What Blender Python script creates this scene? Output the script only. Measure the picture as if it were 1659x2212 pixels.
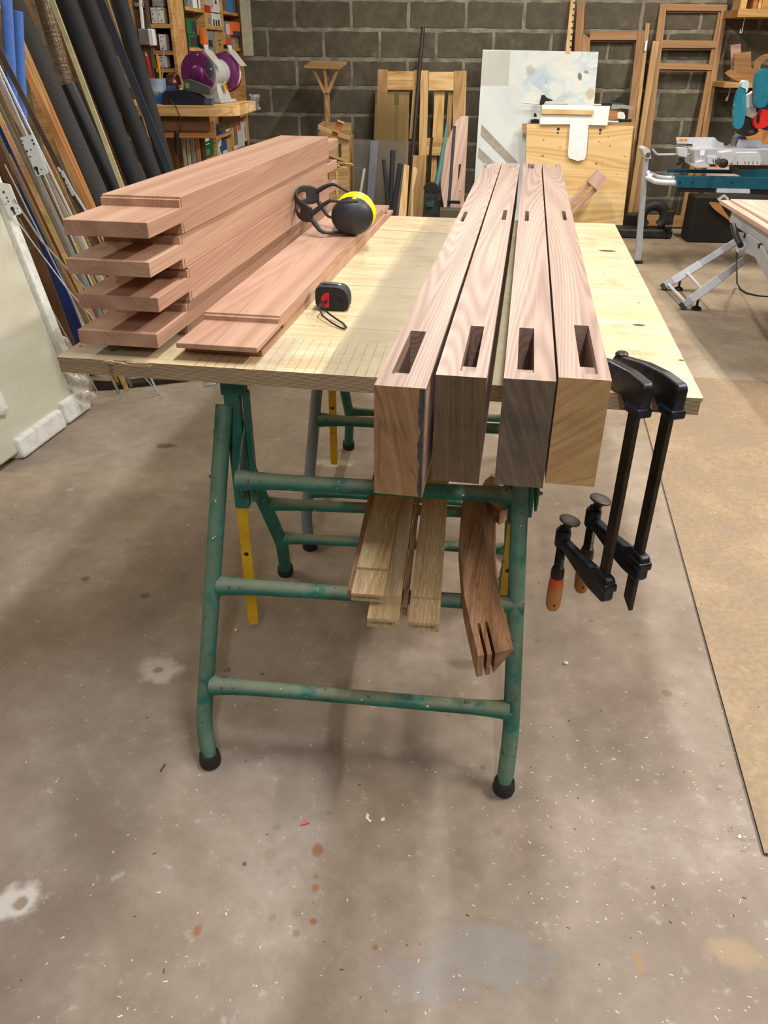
import bpy, bmesh, math, random
from mathutils import Vector, Matrix
random.seed(7)
for o in list(bpy.data.objects): bpy.data.objects.remove(o)
scene = bpy.context.scene
COL = scene.collection
R2 = math.radians

# ------------------------------------------------------------------ camera
IMW, IMH = 1659, 2212
FPX, PITCH, ROLL, YAW, CAMH = 1667.8, 0.537764, 0.007826, 0.058152, 1.385
fw = Vector((-math.sin(YAW)*math.cos(PITCH), math.cos(YAW)*math.cos(PITCH), -math.sin(PITCH)))
rt0 = Vector((math.cos(YAW), math.sin(YAW), 0)); up0 = rt0.cross(fw)
CX = math.cos(ROLL)*rt0 + math.sin(ROLL)*up0
CU = -math.sin(ROLL)*rt0 + math.cos(ROLL)*up0
CAMP = Vector((0, 0, CAMH))
cam = bpy.data.cameras.new('camera'); camo = bpy.data.objects.new('camera', cam); COL.objects.link(camo)
cam.sensor_fit = 'VERTICAL'; cam.sensor_height = 36.0; cam.lens = FPX*36.0/IMH
cam.clip_start = 0.05; cam.clip_end = 60
camo.matrix_world = Matrix((( CX.x, CU.x, -fw.x, CAMP.x), (CX.y, CU.y, -fw.y, CAMP.y), (CX.z, CU.z, -fw.z, CAMP.z), (0,0,0,1)))
scene.camera = camo

# ------------------------------------------------------------------ light and exposure
scene.view_settings.view_transform = 'Standard'; scene.view_settings.look = 'None'
scene.view_settings.gamma = 1.0; scene.view_settings.use_curve_mapping = False
scene.view_settings.exposure = 0.06
wd = bpy.data.worlds.new('world'); scene.world = wd; wd.use_nodes = True
wd.node_tree.nodes['Background'].inputs[0].default_value = (0.9, 0.95, 1.0, 1)
wd.node_tree.nodes['Background'].inputs[1].default_value = 0.02
LAMPZ = 3.1
def strip_lamp(x, y, length, power, col, wid=0.07, z=LAMPZ, rz=0.0):
    l = bpy.data.lights.new('ceiling_tube_light', 'AREA'); l.shape = 'RECTANGLE'; l.size = wid; l.size_y = length
    l.energy = power; l.color = col
    o = bpy.data.objects.new('ceiling_tube_light', l); COL.objects.link(o); o.location = (x, y, z); o.rotation_euler = (0, 0, rz)
    return o
COOL = (0.93, 0.96, 1.0); WARM = (1.0, 0.86, 0.66); NEUT = (1.0, 0.93, 0.84)
strip_lamp(0.24, 1.75, 1.5, 70, COOL)
strip_lamp(2.40, 1.75, 1.5, 135, NEUT)
strip_lamp(-3.60, 1.75, 1.5, 70, WARM)
strip_lamp(0.24, 5.5, 1.5, 70, NEUT)
strip_lamp(2.40, 5.5, 1.5, 84, NEUT)
strip_lamp(-3.20, 5.5, 1.5, 44, WARM)
strip_lamp(0.24, -2.1, 1.5, 80, COOL)
strip_lamp(2.40, -2.1, 1.5, 24, NEUT)

# ------------------------------------------------------------------ measuring helpers (photo pixel -> point on a real plane)
def ray(x, y): return (x-IMW/2)/FPX*CX - (y-IMH/2)/FPX*CU + fw
def zp(x, y, z):
    d = ray(x, y); return CAMP + d*((z-CAMH)/d.z)
def yp(x, y, Y):
    d = ray(x, y); return CAMP + d*(Y/d.y)
def xp(x, y, X):
    d = ray(x, y); return CAMP + d*(X/d.x)
def pp(x, y, p, n):
    d = ray(x, y); n = Vector(n); return CAMP + d*((Vector(p)-CAMP).dot(n)/d.dot(n))

# ------------------------------------------------------------------ mesh helpers
class MB:
    def __init__(s): s.v = []; s.f = []; s.m = []
    def add(s, vs, fs, m=0):
        b = len(s.v); s.v += [tuple(v) for v in vs]; s.f += [tuple(i+b for i in f) for f in fs]; s.m += [m]*len(fs); return s
    def hexa(s, p, m=0):
        return s.add(p, [(0,3,2,1),(4,5,6,7),(0,1,5,4),(1,2,6,5),(2,3,7,6),(3,0,4,7)], m)
    def box(s, x0, x1, y0, y1, z0, z1, m=0):
        return s.hexa([(x0,y0,z0),(x1,y0,z0),(x1,y1,z0),(x0,y1,z0),(x0,y0,z1),(x1,y0,z1),(x1,y1,z1),(x0,y1,z1)], m)
    def prism(s, poly, z0, z1, m=0, mtop=None):
        n = len(poly)
        s.add([(x,y,z0) for x,y in poly]+[(x,y,z1) for x,y in poly], [tuple(range(n-1,-1,-1))]+[(i,(i+1)%n,n+(i+1)%n,n+i) for i in range(n)], m)
        s.add([(x,y,z1) for x,y in poly], [tuple(range(n))], m if mtop is None else mtop); return s
    def lathe(s, prof, n=20, m=0, ax='z', off=(0,0,0), cap=True):
        vs = []; fs = []
        for r, z in prof:
            for k in range(n):
                a = 2*math.pi*k/n; c, q = r*math.cos(a), r*math.sin(a)
                p = (c,q,z) if ax=='z' else ((z,c,q) if ax=='x' else (q,z,c))
                vs.append((p[0]+off[0],p[1]+off[1],p[2]+off[2]))
        for i in range(len(prof)-1):
            for k in range(n):
                a=i*n+k; b=i*n+(k+1)%n; fs.append((a,b,b+n,a+n))
        if cap:
            fs.append(tuple(range(n-1,-1,-1))); fs.append(tuple(range((len(prof)-1)*n, len(prof)*n)))
        return s.add(vs, fs, m)
    def tube(s, path, r, n=10, m=0, closed=False, caps=True, flat=None):
        path = [Vector(p) for p in path]; k = len(path); rs = r if isinstance(r,(list,tuple)) else [r]*k
        vs = []; prev = None
        for i, p in enumerate(path):
            a = path[(i-1)%k] if (closed or i>0) else p; b = path[(i+1)%k] if (closed or i<k-1) else p
            t = (b-a).normalized()
            if prev is None:
                h = Vector((0,0,1)) if abs(t.z)<.9 else Vector((1,0,0)); u = h.cross(t).normalized()
            else:
                u = (prev - t*prev.dot(t)).normalized()
            prev = u; w = t.cross(u)
            for j in range(n):
                g = 2*math.pi*j/n; ru, rw = rs[i], rs[i]*(flat or 1)
                vs.append(p + u*(ru*math.cos(g)) + w*(rw*math.sin(g)))
        fs = []
        for i in range(k if closed else k-1):
            for j in range(n):
                a=i*n+j; b=i*n+(j+1)%n; c=((i+1)%k)*n+(j+1)%n; d=((i+1)%k)*n+j; fs.append((a,b,c,d))
        if caps and not closed:
            fs.append(tuple(range(n-1,-1,-1))); fs.append(tuple(range((k-1)*n,k*n)))
        return s.add(vs, fs, m)
    def hfield(s, xs, ys, h, z0=0.0, m=0):
        nx, ny = len(xs)-1, len(ys)-1
        g = lambda i,j: (h[i][j] if 0<=i<nx and 0<=j<ny else None)
        for i in range(nx):
            for j in range(ny):
                a = g(i,j)
                if a is None: continue
                x0,x1,y0,y1 = xs[i],xs[i+1],ys[j],ys[j+1]
                s.add([(x0,y0,a),(x1,y0,a),(x1,y1,a),(x0,y1,a)], [(0,1,2,3)], m)
                s.add([(x0,y0,z0),(x1,y0,z0),(x1,y1,z0),(x0,y1,z0)], [(3,2,1,0)], m)
                for di,dj,e in ((-1,0,((x0,y1),(x0,y0))),(1,0,((x1,y0),(x1,y1))),(0,-1,((x0,y0),(x1,y0))),(0,1,((x1,y1),(x0,y1)))):
                    b = g(i+di,j+dj); lo = z0 if b is None else b
                    if lo < a-1e-6:
                        (ax,ay),(bx,by) = e
                        s.add([(ax,ay,lo),(bx,by,lo),(bx,by,a),(ax,ay,a)], [(0,1,2,3)], m)
        return s

WM = {}
def wmat(o): return WM.get(o.name, Matrix.Identity(4))
def place(o, M, parent=None):
    M = M.copy() if M is not None else Matrix.Identity(4)
    if parent is not None:
        o.parent = parent; o.matrix_parent_inverse = Matrix.Identity(4); o.matrix_basis = wmat(parent).inverted() @ M
    else: o.matrix_basis = M
    WM[o.name] = M; return o
def frame(org, xd, zh=(0,0,1)):
    x = Vector(xd).normalized(); zh = Vector(zh); y = zh.cross(x)
    if y.length < 1e-5: y = Vector((0,1,0)).cross(x)
    y.normalize(); z = x.cross(y)
    return Matrix(((x.x,y.x,z.x,org[0]),(x.y,y.y,z.y,org[1]),(x.z,y.z,z.z,org[2]),(0,0,0,1)))
def T(x, y, z): return Matrix.Translation((x, y, z))
def RZ(a): return Matrix.Rotation(a, 4, 'Z')
def build(name, mb, mats, M=None, parent=None, bevel=0, seg=1, smooth=False, sub=0, weld=False, solid=0):
    me = bpy.data.meshes.new(name)
    me.from_pydata(mb.v, [], mb.f)
    if not isinstance(mats,(list,tuple)): mats = [mats]
    for m in mats: me.materials.append(m)
    if len(mats)>1: me.polygons.foreach_set('material_index', mb.m)
    if weld:
        b = bmesh.new(); b.from_mesh(me); bmesh.ops.remove_doubles(b, verts=b.verts, dist=1e-5); b.to_mesh(me); b.free()
    if smooth:
        me.polygons.foreach_set('use_smooth', [True]*len(me.polygons))
        if smooth != 'all' and not sub:
            try: me.set_sharp_from_angle(angle=R2(40))
            except Exception: pass
    me.update()
    o = bpy.data.objects.new(name, me); COL.objects.link(o); place(o, M, parent)
    if solid:
        q = o.modifiers.new('solid','SOLIDIFY'); q.thickness = solid; q.offset = 0
    if sub:
        q = o.modifiers.new('sub','SUBSURF'); q.levels = sub; q.render_levels = sub
    if bevel:
        q = o.modifiers.new('bevel','BEVEL'); q.width = bevel; q.segments = seg; q.limit_method = 'ANGLE'; q.angle_limit = R2(35)
    return o
def tag(o, label, cat, group=None, kind=None):
    o['label'] = label; o['category'] = cat
    if group: o['group'] = group
    if kind: o['kind'] = kind
    return o
def thing(name, label, cat, loc=(0,0,0), group=None, M=None):
    o = bpy.data.objects.new(name, None); o.empty_display_size = .05; COL.objects.link(o)
    place(o, M if M is not None else T(*loc)); return tag(o, label, cat, group)
def struct(o): o['kind'] = 'structure'; return o
def dup(root, M, label=None, group=None):
    r = root.copy(); COL.objects.link(r); place(r, M)
    if label: r['label'] = label
    if group: r['group'] = group
    for ch in list(root.children):
        c = ch.copy(); COL.objects.link(c); c.parent = r; WM[c.name] = M @ c.matrix_basis
        for g in list(ch.children):
            d = g.copy(); COL.objects.link(d); d.parent = c; WM[d.name] = WM[c.name] @ d.matrix_basis
    return r
def bar(name, p0, p1, w, t, mat, parent=None, hint=(0,0,1), bevel=0.0015, mats=None):
    p0 = Vector(p0); p1 = Vector(p1); L = (p1-p0).length
    mb = MB().box(0, L, -w/2, w/2, -t/2, t/2)
    return build(name, mb, mat, frame(p0, p1-p0, hint), parent, bevel=bevel)
def rod(name, pts, r, mat, parent=None, n=12):
    o = Vector(pts[0]); mb = MB().tube([Vector(p)-o for p in pts], r, n)
    return build(name, mb, mat, T(*o), parent, smooth=True)
def qpanel(name, c, t, mat, parent=None, bevel=0.001, toward=None):
    """flat panel from four coplanar corner points (ccw), thickness t going away from the side 'toward'"""
    c = [Vector(q) for q in c]; o = sum(c, Vector())/4
    F = frame(o, c[1]-c[0], (c[1]-c[0]).cross(c[3]-c[0])); inv = F.inverted()
    l = [inv @ q for q in c]
    mb = MB().prism([(q.x,q.y) for q in l], -t, 0)
    return build(name, mb, mat, F, parent, bevel=bevel)

# ------------------------------------------------------------------ materials
def lin(c):
    if isinstance(c, str):
        c = [int(c[i:i+2],16)/255 for i in (0,2,4)]
    return tuple((v/12.92 if v<=.04045 else ((v+.055)/1.055)**2.4) for v in c[:3])+(1.0,)
class NM:
    def __init__(s, name, rough=.6, metal=0.0, spec=.5):
        s.mat = bpy.data.materials.new(name); s.mat.use_nodes = True; s.t = s.mat.node_tree
        s.b = s.t.nodes['Principled BSDF']; s.b.inputs['Roughness'].default_value = rough
        s.b.inputs['Metallic'].default_value = metal; s.b.inputs['Specular IOR Level'].default_value = spec
    def n(s, ty, **k):
        x = s.t.nodes.new(ty)
        for a, v in k.items(): setattr(x, a, v)
        return x
    def l(s, a, b): s.t.links.new(a, b); return s
    def put(s, sock, v):
        if hasattr(v, 'is_output') or hasattr(v, 'links'): s.l(v, sock)
        else: sock.default_value = v
    def coord(s, sc=(1,1,1), loc=(0,0,0), rnd=False, kind='Object'):
        tc = s.n('ShaderNodeTexCoord'); mp = s.n('ShaderNodeMapping'); s.l(tc.outputs[kind], mp.inputs[0])
        mp.inputs['Scale'].default_value = sc; mp.inputs['Location'].default_value = loc
        return mp.outputs[0]
    def rand(s): return s.n('ShaderNodeObjectInfo').outputs['Random']
    def noise(s, co, scale, detail=2, rough=.5, dist=0, w=None):
        x = s.n('ShaderNodeTexNoise'); x.inputs['Scale'].default_value = scale; x.inputs['Detail'].default_value = detail
        x.inputs['Roughness'].default_value = rough; x.inputs['Distortion'].default_value = dist
        if w is not None: x.noise_dimensions = '4D'; s.put(x.inputs['W'], w)
        s.l(co, x.inputs['Vector']); return x.outputs[0]
    def vor(s, co, scale, feat='F1'):
        x = s.n('ShaderNodeTexVoronoi'); x.feature = feat; x.inputs['Scale'].default_value = scale; s.l(co, x.inputs['Vector']); return x.outputs[0]
    def math(s, op, a, b=0.0, c=0.0, clamp=False):
        x = s.n('ShaderNodeMath', operation=op, use_clamp=clamp); s.put(x.inputs[0], a); s.put(x.inputs[1], b); s.put(x.inputs[2], c); return x.outputs[0]
    def ramp(s, f, stops, interp='LINEAR'):
        x = s.n('ShaderNodeValToRGB'); x.color_ramp.interpolation = interp; e = x.color_ramp.elements
        while len(e) > 1: e.remove(e[-1])
        for i, (p, c) in enumerate(stops):
            if i == 0: q = e[0]; q.position = p
            else: q = e.new(p)
            q.color = lin(c) if isinstance(c, str) or (isinstance(c,(tuple,list)) and len(c)==3) else ((c,c,c,1) if not isinstance(c,(tuple,list)) else c)
        s.l(f, x.inputs[0]); return x.outputs[0]
    def mix(s, f, a, b, mode='MIX'):
        x = s.n('ShaderNodeMix', data_type='RGBA', blend_type=mode)
        s.put(x.inputs[0], f)
        for i, v in ((6,a),(7,b)):
            if isinstance(v, str): x.inputs[i].default_value = lin(v)
            else: s.put(x.inputs[i], v)
        return x.outputs[2]
    def sep(s, co):
        x = s.n('ShaderNodeSeparateXYZ'); s.l(co, x.inputs[0]); return x.outputs
    def base(s, c):
        if isinstance(c, str): s.b.inputs['Base Color'].default_value = lin(c)
        else: s.l(c, s.b.inputs['Base Color'])
        return s
    def rough(s, v): s.put(s.b.inputs['Roughness'], v); return s
    def bump(s, h, st=.2, dist=.002):
        x = s.n('ShaderNodeBump'); x.inputs['Strength'].default_value = st; x.inputs['Distance'].default_value = dist
        s.l(h, x.inputs['Height']); s.l(x.outputs[0], s.b.inputs['Normal']); return s
def plain(name, col, rough=.6, metal=0.0, var=.12, scale=18, bump=0.0, spec=.5, col2=None):
    m = NM(name, rough, metal, spec); co = m.coord()
    n = m.noise(co, scale, 4, .6)
    c = lin(col)
    d = lin(col2) if col2 else tuple(max(0,v*(1-2*var)) for v in c[:3])+(1,)
    e = c if col2 else tuple(min(1,v*(1+var)) for v in c[:3])+(1,)
    m.base(m.ramp(n, [(.3, d), (.7, e)]))
    if bump: m.bump(m.noise(co, scale*6, 3), bump, .002)
    return m.mat
def wood(name, cols, scale=1.0, rings=9, stretch=.10, rough=.5, fiber=.35, bump=.12, seed=0.0, tone=.25, pore=None, fine=5.3, finew=.5):
    """grain runs along local X; contour bands of a stretched noise give flat-sawn figure"""
    m = NM(name, rough, 0, .35); r = m.rand(); w = m.math('MULTIPLY_ADD', r, 37.0, seed)
    co = m.coord((stretch*scale, scale, scale))
    n1 = m.noise(co, 5, 1.5, .45, .15, w)
    rg = m.math('MULTIPLY_ADD', m.math('SINE', m.math('MULTIPLY', n1, rings*6.283)), .5, .5)
    rg2 = m.math('MULTIPLY_ADD', m.math('SINE', m.math('MULTIPLY', n1, rings*fine*6.283)), .5, .5)
    rg = m.math('ADD', m.math('MULTIPLY', rg, 1-finew), m.math('MULTIPLY', rg2, finew))
    co2 = m.coord((scale*.018, scale, scale))
    f1 = m.noise(co2, 260, 3, .6, 0, w)
    big = m.noise(m.coord((scale*.06, scale, scale)), 9, 2, .5, 0, w)
    f = m.math('ADD', m.math('MULTIPLY', rg, 1-fiber-tone), m.math('ADD', m.math('MULTIPLY', f1, fiber), m.math('MULTIPLY', big, tone)))
    k = len(cols); c = m.ramp(f, [(.22+.56*i/(k-1), q) for i, q in enumerate(cols)])
    if pore:
        pn = m.noise(m.coord((scale*.05, scale, scale)), 420, 1, .5, 0, w)
        c = m.mix(m.ramp(pn, [(.60, 0.0), (.70, .75)]), c, pore)
    m.base(c); m.bump(f1, bump, .001); return m.mat
# ------------------------------------------------------------------ shared materials
SAP_P = wood('sapele_pink', ['856b5e','9b8071','ad9382','bca393'], 1.0, 13, .045, .46, .42, .16, 3.0, .24, None, 8.7, .62)
SAP_R = wood('sapele_warm', ['936e57','a78068','b8927a','c6a48d'], 1.0, 5, .045, .5, .36, .12, 11.0, .34, None, 13.3, .38)
OAK = wood('pale_oak', ['8a7050','ab8f69','bea57f','d2bd9b'], 1.2, 6, .05, .55, .5, .18, 5.0, .25, 'e2d2ab')
OAKD = wood('brown_oak', ['5a3d27','835f43','9c7655','b48f6c'], 1.3, 7, .08, .6, .5, .25, 8.0, .2, '3c2718')
PINE = wood('pine', ['a67b43','c79d61','d8b47a','e3c592'], 1.0, 6, .06, .6, .25, .06, 2.0, .3)
PINE_D = wood('aged_pine', ['8a6a42','aa8656','bd9a69','cbab7c'], 1.0, 6, .06, .65, .3, .08, 4.0, .3)
FRAMEW = wood('frame_wood', ['7f5a34','986f45','a67d52','b58d63'], 1.0, 5, .05, .55, .35, .06, 6.0, .3)
BIRCH = wood('birch_ply_face', ['c9a368','dcb97c','e6c68d','edd29f'], .6, 4, .12, .6, .2, .04, 9.0, .35)
PLYPINK = wood('okoume_ply', ['ac8775','c29e8d','cfb0a0','dac3b5'], .6, 4, .08, .6, .25, .04, 12.0, .35)
BROWNW = wood('dark_brown_wood', ['4a3020','5f4029','6f4d33','7d5a3e'], 1.0, 5, .06, .6, .3, .06, 7.0, .3)
COPPERW = wood('orange_wood', ['8d5527','b0743f','c0854d','cf9960'], 1.0, 5, .05, .5, .3, .06, 13.0, .3)
SHELFW = wood('shelf_chipboard', ['9a7040','b38750','c2975f','cda571'], 1.0, 4, .08, .65, .25, .04, 14.0, .3)
BLACKFOAM = plain('black_foam', '2a2c30', .8, 0, .10, 60, .12)
BLACKFOAM2 = plain('charcoal_foam', '454443', .9, 0, .25, 150, .3)
BLUEFOAM = plain('blue_foam', '5b86d8', .75, 0, .06, 40, .05)
BLACKP = plain('black_plastic', '1b1b1c', .42, 0, .12, 40)
BLACKR = plain('black_rubber', '232222', .7, 0, .3, 60, .1)
DARKSTEEL = plain('dark_steel', '3a3029', .42, .55, .25, 40, .05)
GREYSTEEL = plain('grey_steel', 'adaeac', .36, .3, .06, 30)
ZINC = plain('zinc_plate', 'd3d8da', .32, .3, .06, 60)
ALU = plain('painted_aluminium_grey', 'a9acb4', .45, .15, .05, 30)
ALUL = plain('cast_aluminium', 'c9ccd2', .45, .2, .05, 30)
GOLDZ = None
def yellow_zinc():
    m = NM('yellow_zinc', .36, .3); n = m.noise(m.coord((6,6,6)), 2.2, 3, .6, .6)
    m.base(m.ramp(n, [(.3,'b39a5c'),(.45,'d3b56a'),(.55,'d99a86'),(.63,'dcc86e'),(.75,'aea864')])); return m.mat
GOLDZ = yellow_zinc()
WHITEP = plain('white_plastic', 'e9ebea', .45, 0, .03, 20)
WHITELAM = plain('white_laminate', 'eef1f2', .35, 0, .03, 12)
OLIVEMET = plain('olive_metal', '77705a', .5, .4, .12, 30)
REDP = plain('red_plastic', 'd21f1b', .4, 0, .06, 20)
ORANGE = plain('orange_plastic', 'f06a1c', .5, 0, .05, 20)
YEL = plain('yellow_plastic', 'f3e50c', .35, 0, .04, 20)
TEAL = plain('teal_paint', '1d7287', .35, .1, .1, 20)
TEALD = plain('teal_painted_steel', '0e5569', .4, .15, .12, 20)
NAVY = plain('navy_plastic', '141a2e', .5, 0, .1, 20)
CREAM = plain('cream_strip', 'cdc79a', .5, 0, .08, 20)
PURPLE = plain('purple_paint', '6f2a66', .38, .1, .06, 20)
GREYP = plain('grey_enamel', 'b4b6b5', .4, .1, .05, 20)
DKGREY = plain('dark_grey', '4a4c50', .6, 0, .1, 30)
CARD = plain('cardboard', 'b08a5a', .8, 0, .1, 30)
WHITECARD = plain('white_card', 'dcdcd6', .7, 0, .1, 60)
GREENBOX = plain('green_card', '1f6b3a', .55, 0, .25, 30)
BLUEBOX = plain('blue_card', '2a5590', .55, 0, .2, 40)
WOODBROWN = plain('hardboard_brown', '9a6f3d', .7, 0, .1, 8)
STONE = plain('stone_grey', '8f8a82', .9, 0, .1, 60)

def green_paint(name, base='1f7462', dust=.58, dark='155247'):
    m = NM(name, .42, 0, .5); co = m.coord((1,1,1), rnd=True)
    n = m.noise(co, 9, 4, .6)
    c = m.ramp(n, [(.3, dark), (.65, base)])
    geo = m.n('ShaderNodeNewGeometry'); nz = m.sep(geo.outputs['Normal'])[2]
    dn = m.noise(co, 11, 5, .7)
    up = m.math('MULTIPLY', m.math('MULTIPLY_ADD', nz, 1.25, .08, True), m.ramp(dn, [(.36, 0.0), (.50, 1.0)]))
    c = m.mix(m.math('MULTIPLY', up, dust), c, '968a6e')
    ch = m.noise(m.coord((30,30,30)), 1.6, 3, .6); c = m.mix(m.ramp(ch, [(.655,0.0),(.68,.85)]), c, '4d3627')
    ws = m.noise(m.coord((90,90,90), (5,2,1)), 1.2, 1); c = m.mix(m.ramp(ws, [(.76,0.0),(.79,1.0)]), c, 'd6d2c2')
    m.base(c); m.rough(m.ramp(dn, [(.3,.35),(.6,.75)])); m.bump(ch, .15, .001); return m.mat
GREEN = green_paint('green_enamel'); GREYPAINT = green_paint('grey_blue_enamel', '6f7b80', .25, '5b6568')
def yellow_paint():
    m = NM('worn_yellow_paint', .45); co = m.coord()
    n = m.noise(co, 14, 3); c = m.ramp(n, [(.3,'c89a0c'),(.7,'e2b416')])
    ch = m.noise(m.coord((40,40,14)), 1.5, 3); c = m.mix(m.ramp(ch,[(.66,0.0),(.7,.9)]), c, '5a4425')
    m.base(c); return m.mat
YELLOWP = yellow_paint()

# ------------------------------------------------------------------ structure: floor, walls, ceiling
def floor_mat():
    m = NM('concrete_floor', .7, 0, .35); co = m.coord()
    a = m.noise(co, .9, 5, .62, .4); b = m.noise(m.coord(loc=(3,7,1)), 3.2, 6, .68, .3); c = m.noise(co, 22, 5, .7); f = m.noise(co, 240, 2, .6)
    col = m.ramp(m.math('ADD', m.math('MULTIPLY', a, .5), m.math('MULTIPLY', b, .5)), [(.34,'715f51'),(.44,'87786a'),(.52,'998a7d'),(.62,'a99c91'),(.72,'b9afa6')])
    col = m.mix(m.ramp(c, [(.35,.35),(.55,0.0)]), col, '7b6d5c')
    col = m.mix(m.ramp(c, [(.60,0.0),(.72,.4)]), col, 'cdc8be')
    col = m.mix(m.math('MULTIPLY', f, .22), col, '6f6355')
    # dust near the back is yellower: sawdust
    y = m.sep(co)[1]
    sd = m.math('MULTIPLY', m.ramp(m.math('MULTIPLY', y, .125), [(.12,0.0),(.5,1.0)]), m.ramp(b, [(.3,.15),(.7,.75)]))
    col = m.mix(m.math('MULTIPLY', sd, .55), col, 'a8966c')
    # droplets
    v = m.vor(co, 4.2); dr = m.noise(m.coord((1,1,1),(4,4,0)), 1.3, 2)
    v2 = m.vor(m.coord(loc=(.4,.2,0)), 9)
    col = m.mix(m.math('MULTIPLY', m.ramp(v, [(.045,.8),(.07,0.0)]), m.ramp(dr,[(.45,0.0),(.55,1.0)])), col, '6f5540')
    col = m.mix(m.math('MULTIPLY', m.ramp(v2, [(.05,.6),(.085,0.0)]), m.ramp(dr,[(.40,0.0),(.6,1.0)])), col, '5e5a55')
    # cracks
    cr = m.vor(m.coord((.55,1.1,1),(1.3,.2,0)), 1.0, 'DISTANCE_TO_EDGE')
    # single stains: x, y, radius, colour, strength
    def spot(px, py, r, cc, st, ey=1.0):
        nonlocal col
        p = zp(px, py, 0); mp = m.n('ShaderNodeVectorMath', operation='SUBTRACT')
        wob = m.n('ShaderNodeTexNoise'); wob.inputs['Scale'].default_value = 26; wob.inputs['Detail'].default_value = 4; m.l(co, wob.inputs['Vector'])
        m.l(co, mp.inputs[0]); mp.inputs[1].default_value = (p.x, p.y, 0)
        sc = m.n('ShaderNodeVectorMath', operation='MULTIPLY'); m.l(mp.outputs[0], sc.inputs[0]); sc.inputs[1].default_value = (1, 1/ey, 0)
        ln = m.n('ShaderNodeVectorMath', operation='LENGTH'); m.l(sc.outputs[0], ln.inputs[0])
        d = m.math('MULTIPLY', m.math('ADD', ln.outputs['Value'], m.math('MULTIPLY_ADD', wob.outputs[0], r*1.6, -r*.8)), 1/r)
        col = m.mix(m.ramp(d, [(.55, st), (1.0, 0.0)]), col, cc)
    for s in ((345,1448,.062,'c2b8aa',.9,.9),(343,1446,.018,'8a705e',.8,1),(40,1945,.05,'cfc8bf',.8,1),(45,1950,.016,'8f7a66',.9,1),
              (686,1836,.013,'8a5f3e',.9,1.5),(684,1893,.007,'8a5f3e',.8,1),(681,1917,.008,'8a5f3e',.8,1.2),(677,1950,.005,'8a5f3e',.7,1),(677,1990,.008,'8a5f3e',.9,1),
              (425,2010,.010,'8a5f3e',.9,1.3),(528,1866,.008,'4a4844',.9,1),(585,1843,.018,'8a7a68',.6,.8),(640,1970,.012,'7c7468',.7,1),(603,1884,.008,'857d72',.6,1),
              (640,2014,.010,'77684f',.7,1),(811,2047,.006,'8a5f3e',.9,1),(1060,2060,.12,'8d8c8a',.55,.6),(920,2120,.10,'8d8c8a',.45,.5),(1074,1797,.013,'8d7762',.7,1),
              (990,1840,.010,'8d7762',.7,1),(1410,1917,.006,'584d44',.9,1),(358,963,.05,'5b503f',.85,.55),(710,1757,.010,'8a6f58',.7,.8),(1379,2075,.012,'9b7a4c',.6,2),
              (1590,2060,.06,'ad9468',.4,.6),(715,1000,.1,'c6bda6',.6,.4),(1000,1435,.05,'5b5140',.5,.5),(895,1800,.02,'9a8b7a',.5,1)):
        spot(*s)
    m.base(col); m.bump(m.math('ADD', m.math('MULTIPLY', c, .7), m.math('MULTIPLY', f, .3)), .22, .004)
    m.rough(m.ramp(b, [(.3,.55),(.7,.8)])); return m.mat
FLOOR = floor_mat()
fl = struct(build('floor', MB().box(-4.3, 5.2, -4.7, 8.3, -.1, 0), FLOOR))
MORTAR = plain('mortar', '918b7b', .9, 0, .24, 9, .6)
def block_mat():
    m = NM('cinder_block', .92, 0, .2); r = m.rand(); co = m.coord()
    n = m.noise(co, 8, 5, .7, 0, m.math('MULTIPLY', r, 30.0)); g = m.noise(co, 150, 2, .7)
    c = m.ramp(m.math('MULTIPLY_ADD', g, .35, m.math('MULTIPLY', n, .65)), [(.33,'433f33'),(.5,'5e584a'),(.68,'787162')])
    c = m.mix(m.math('MULTIPLY', r, .35), c, '696355')
    c = m.mix(m.ramp(n, [(.60,0.0),(.75,.5)]), c, '8d8779')
    m.base(c); m.bump(m.math('ADD', g, n), .55, .004); return m.mat
BLOCK = block_mat()
WY = 7.98
CH = 3.3
wb = struct(build('wall_back', MB().box(-4.1, 5.0, WY, WY+.2, 0, CH), MORTAR))
def block_mesh(i, w=.474, h=.193, d=.004):
    rr = random.Random(i); n = 7; pts = []
    def edge(a, b, k):
        for j in range(k):
            t = j/k; yield (a[0]+(b[0]-a[0])*t, a[1]+(b[1]-a[1])*t)
    cs = [(-w/2,-h/2),(w/2,-h/2),(w/2,h/2),(-w/2,h/2)]
    for a, b, k in ((0,1,7),(1,2,3),(2,3,7),(3,0,3)):
        for x, y in edge(cs[a], cs[b], k): pts.append((x+rr.uniform(-.0045,.0045), y+rr.uniform(-.006,.004)))
    sh = [(x*.985, y*.965) for x, y in pts]; N = len(pts); mb = MB()
    mb.add([(x,0,y) for x,y in pts]+[(x,-d,y) for x,y in sh], [(i,(i+1)%N,N+(i+1)%N,N+i) for i in range(N)]+[tuple(range(N,2*N))])
    me = bpy.data.meshes.new('block'); me.from_pydata(mb.v,[],mb.f); me.materials.append(BLOCK); return me
BM = [block_mesh(i) for i in range(6)]
px0 = yp(700, 127, WY)             # a joint crossing read off the photo
for r_ in range(-7, 6):
    for c_ in range(-4, 9):
        zc = px0.z + (r_+.5)*.2235 ; off = px0.x + (0 if r_ % 2 == 0 else .25)
        xc = off + (c_+.5)*.5
        if zc < .08 or zc > 2.4: continue
        o = bpy.data.objects.new('block', BM[(r_*5+c_*3) % 6]); COL.objects.link(o)
        place(o, T(xc, WY-.0005, zc) @ Matrix.Rotation(0 if (r_+c_) % 2 else 0, 4, 'Y'), wb)
WALLP = plain('wall_render', '6b6658', .9, 0, .15, 4, .3)
WLX = -4.1
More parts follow.
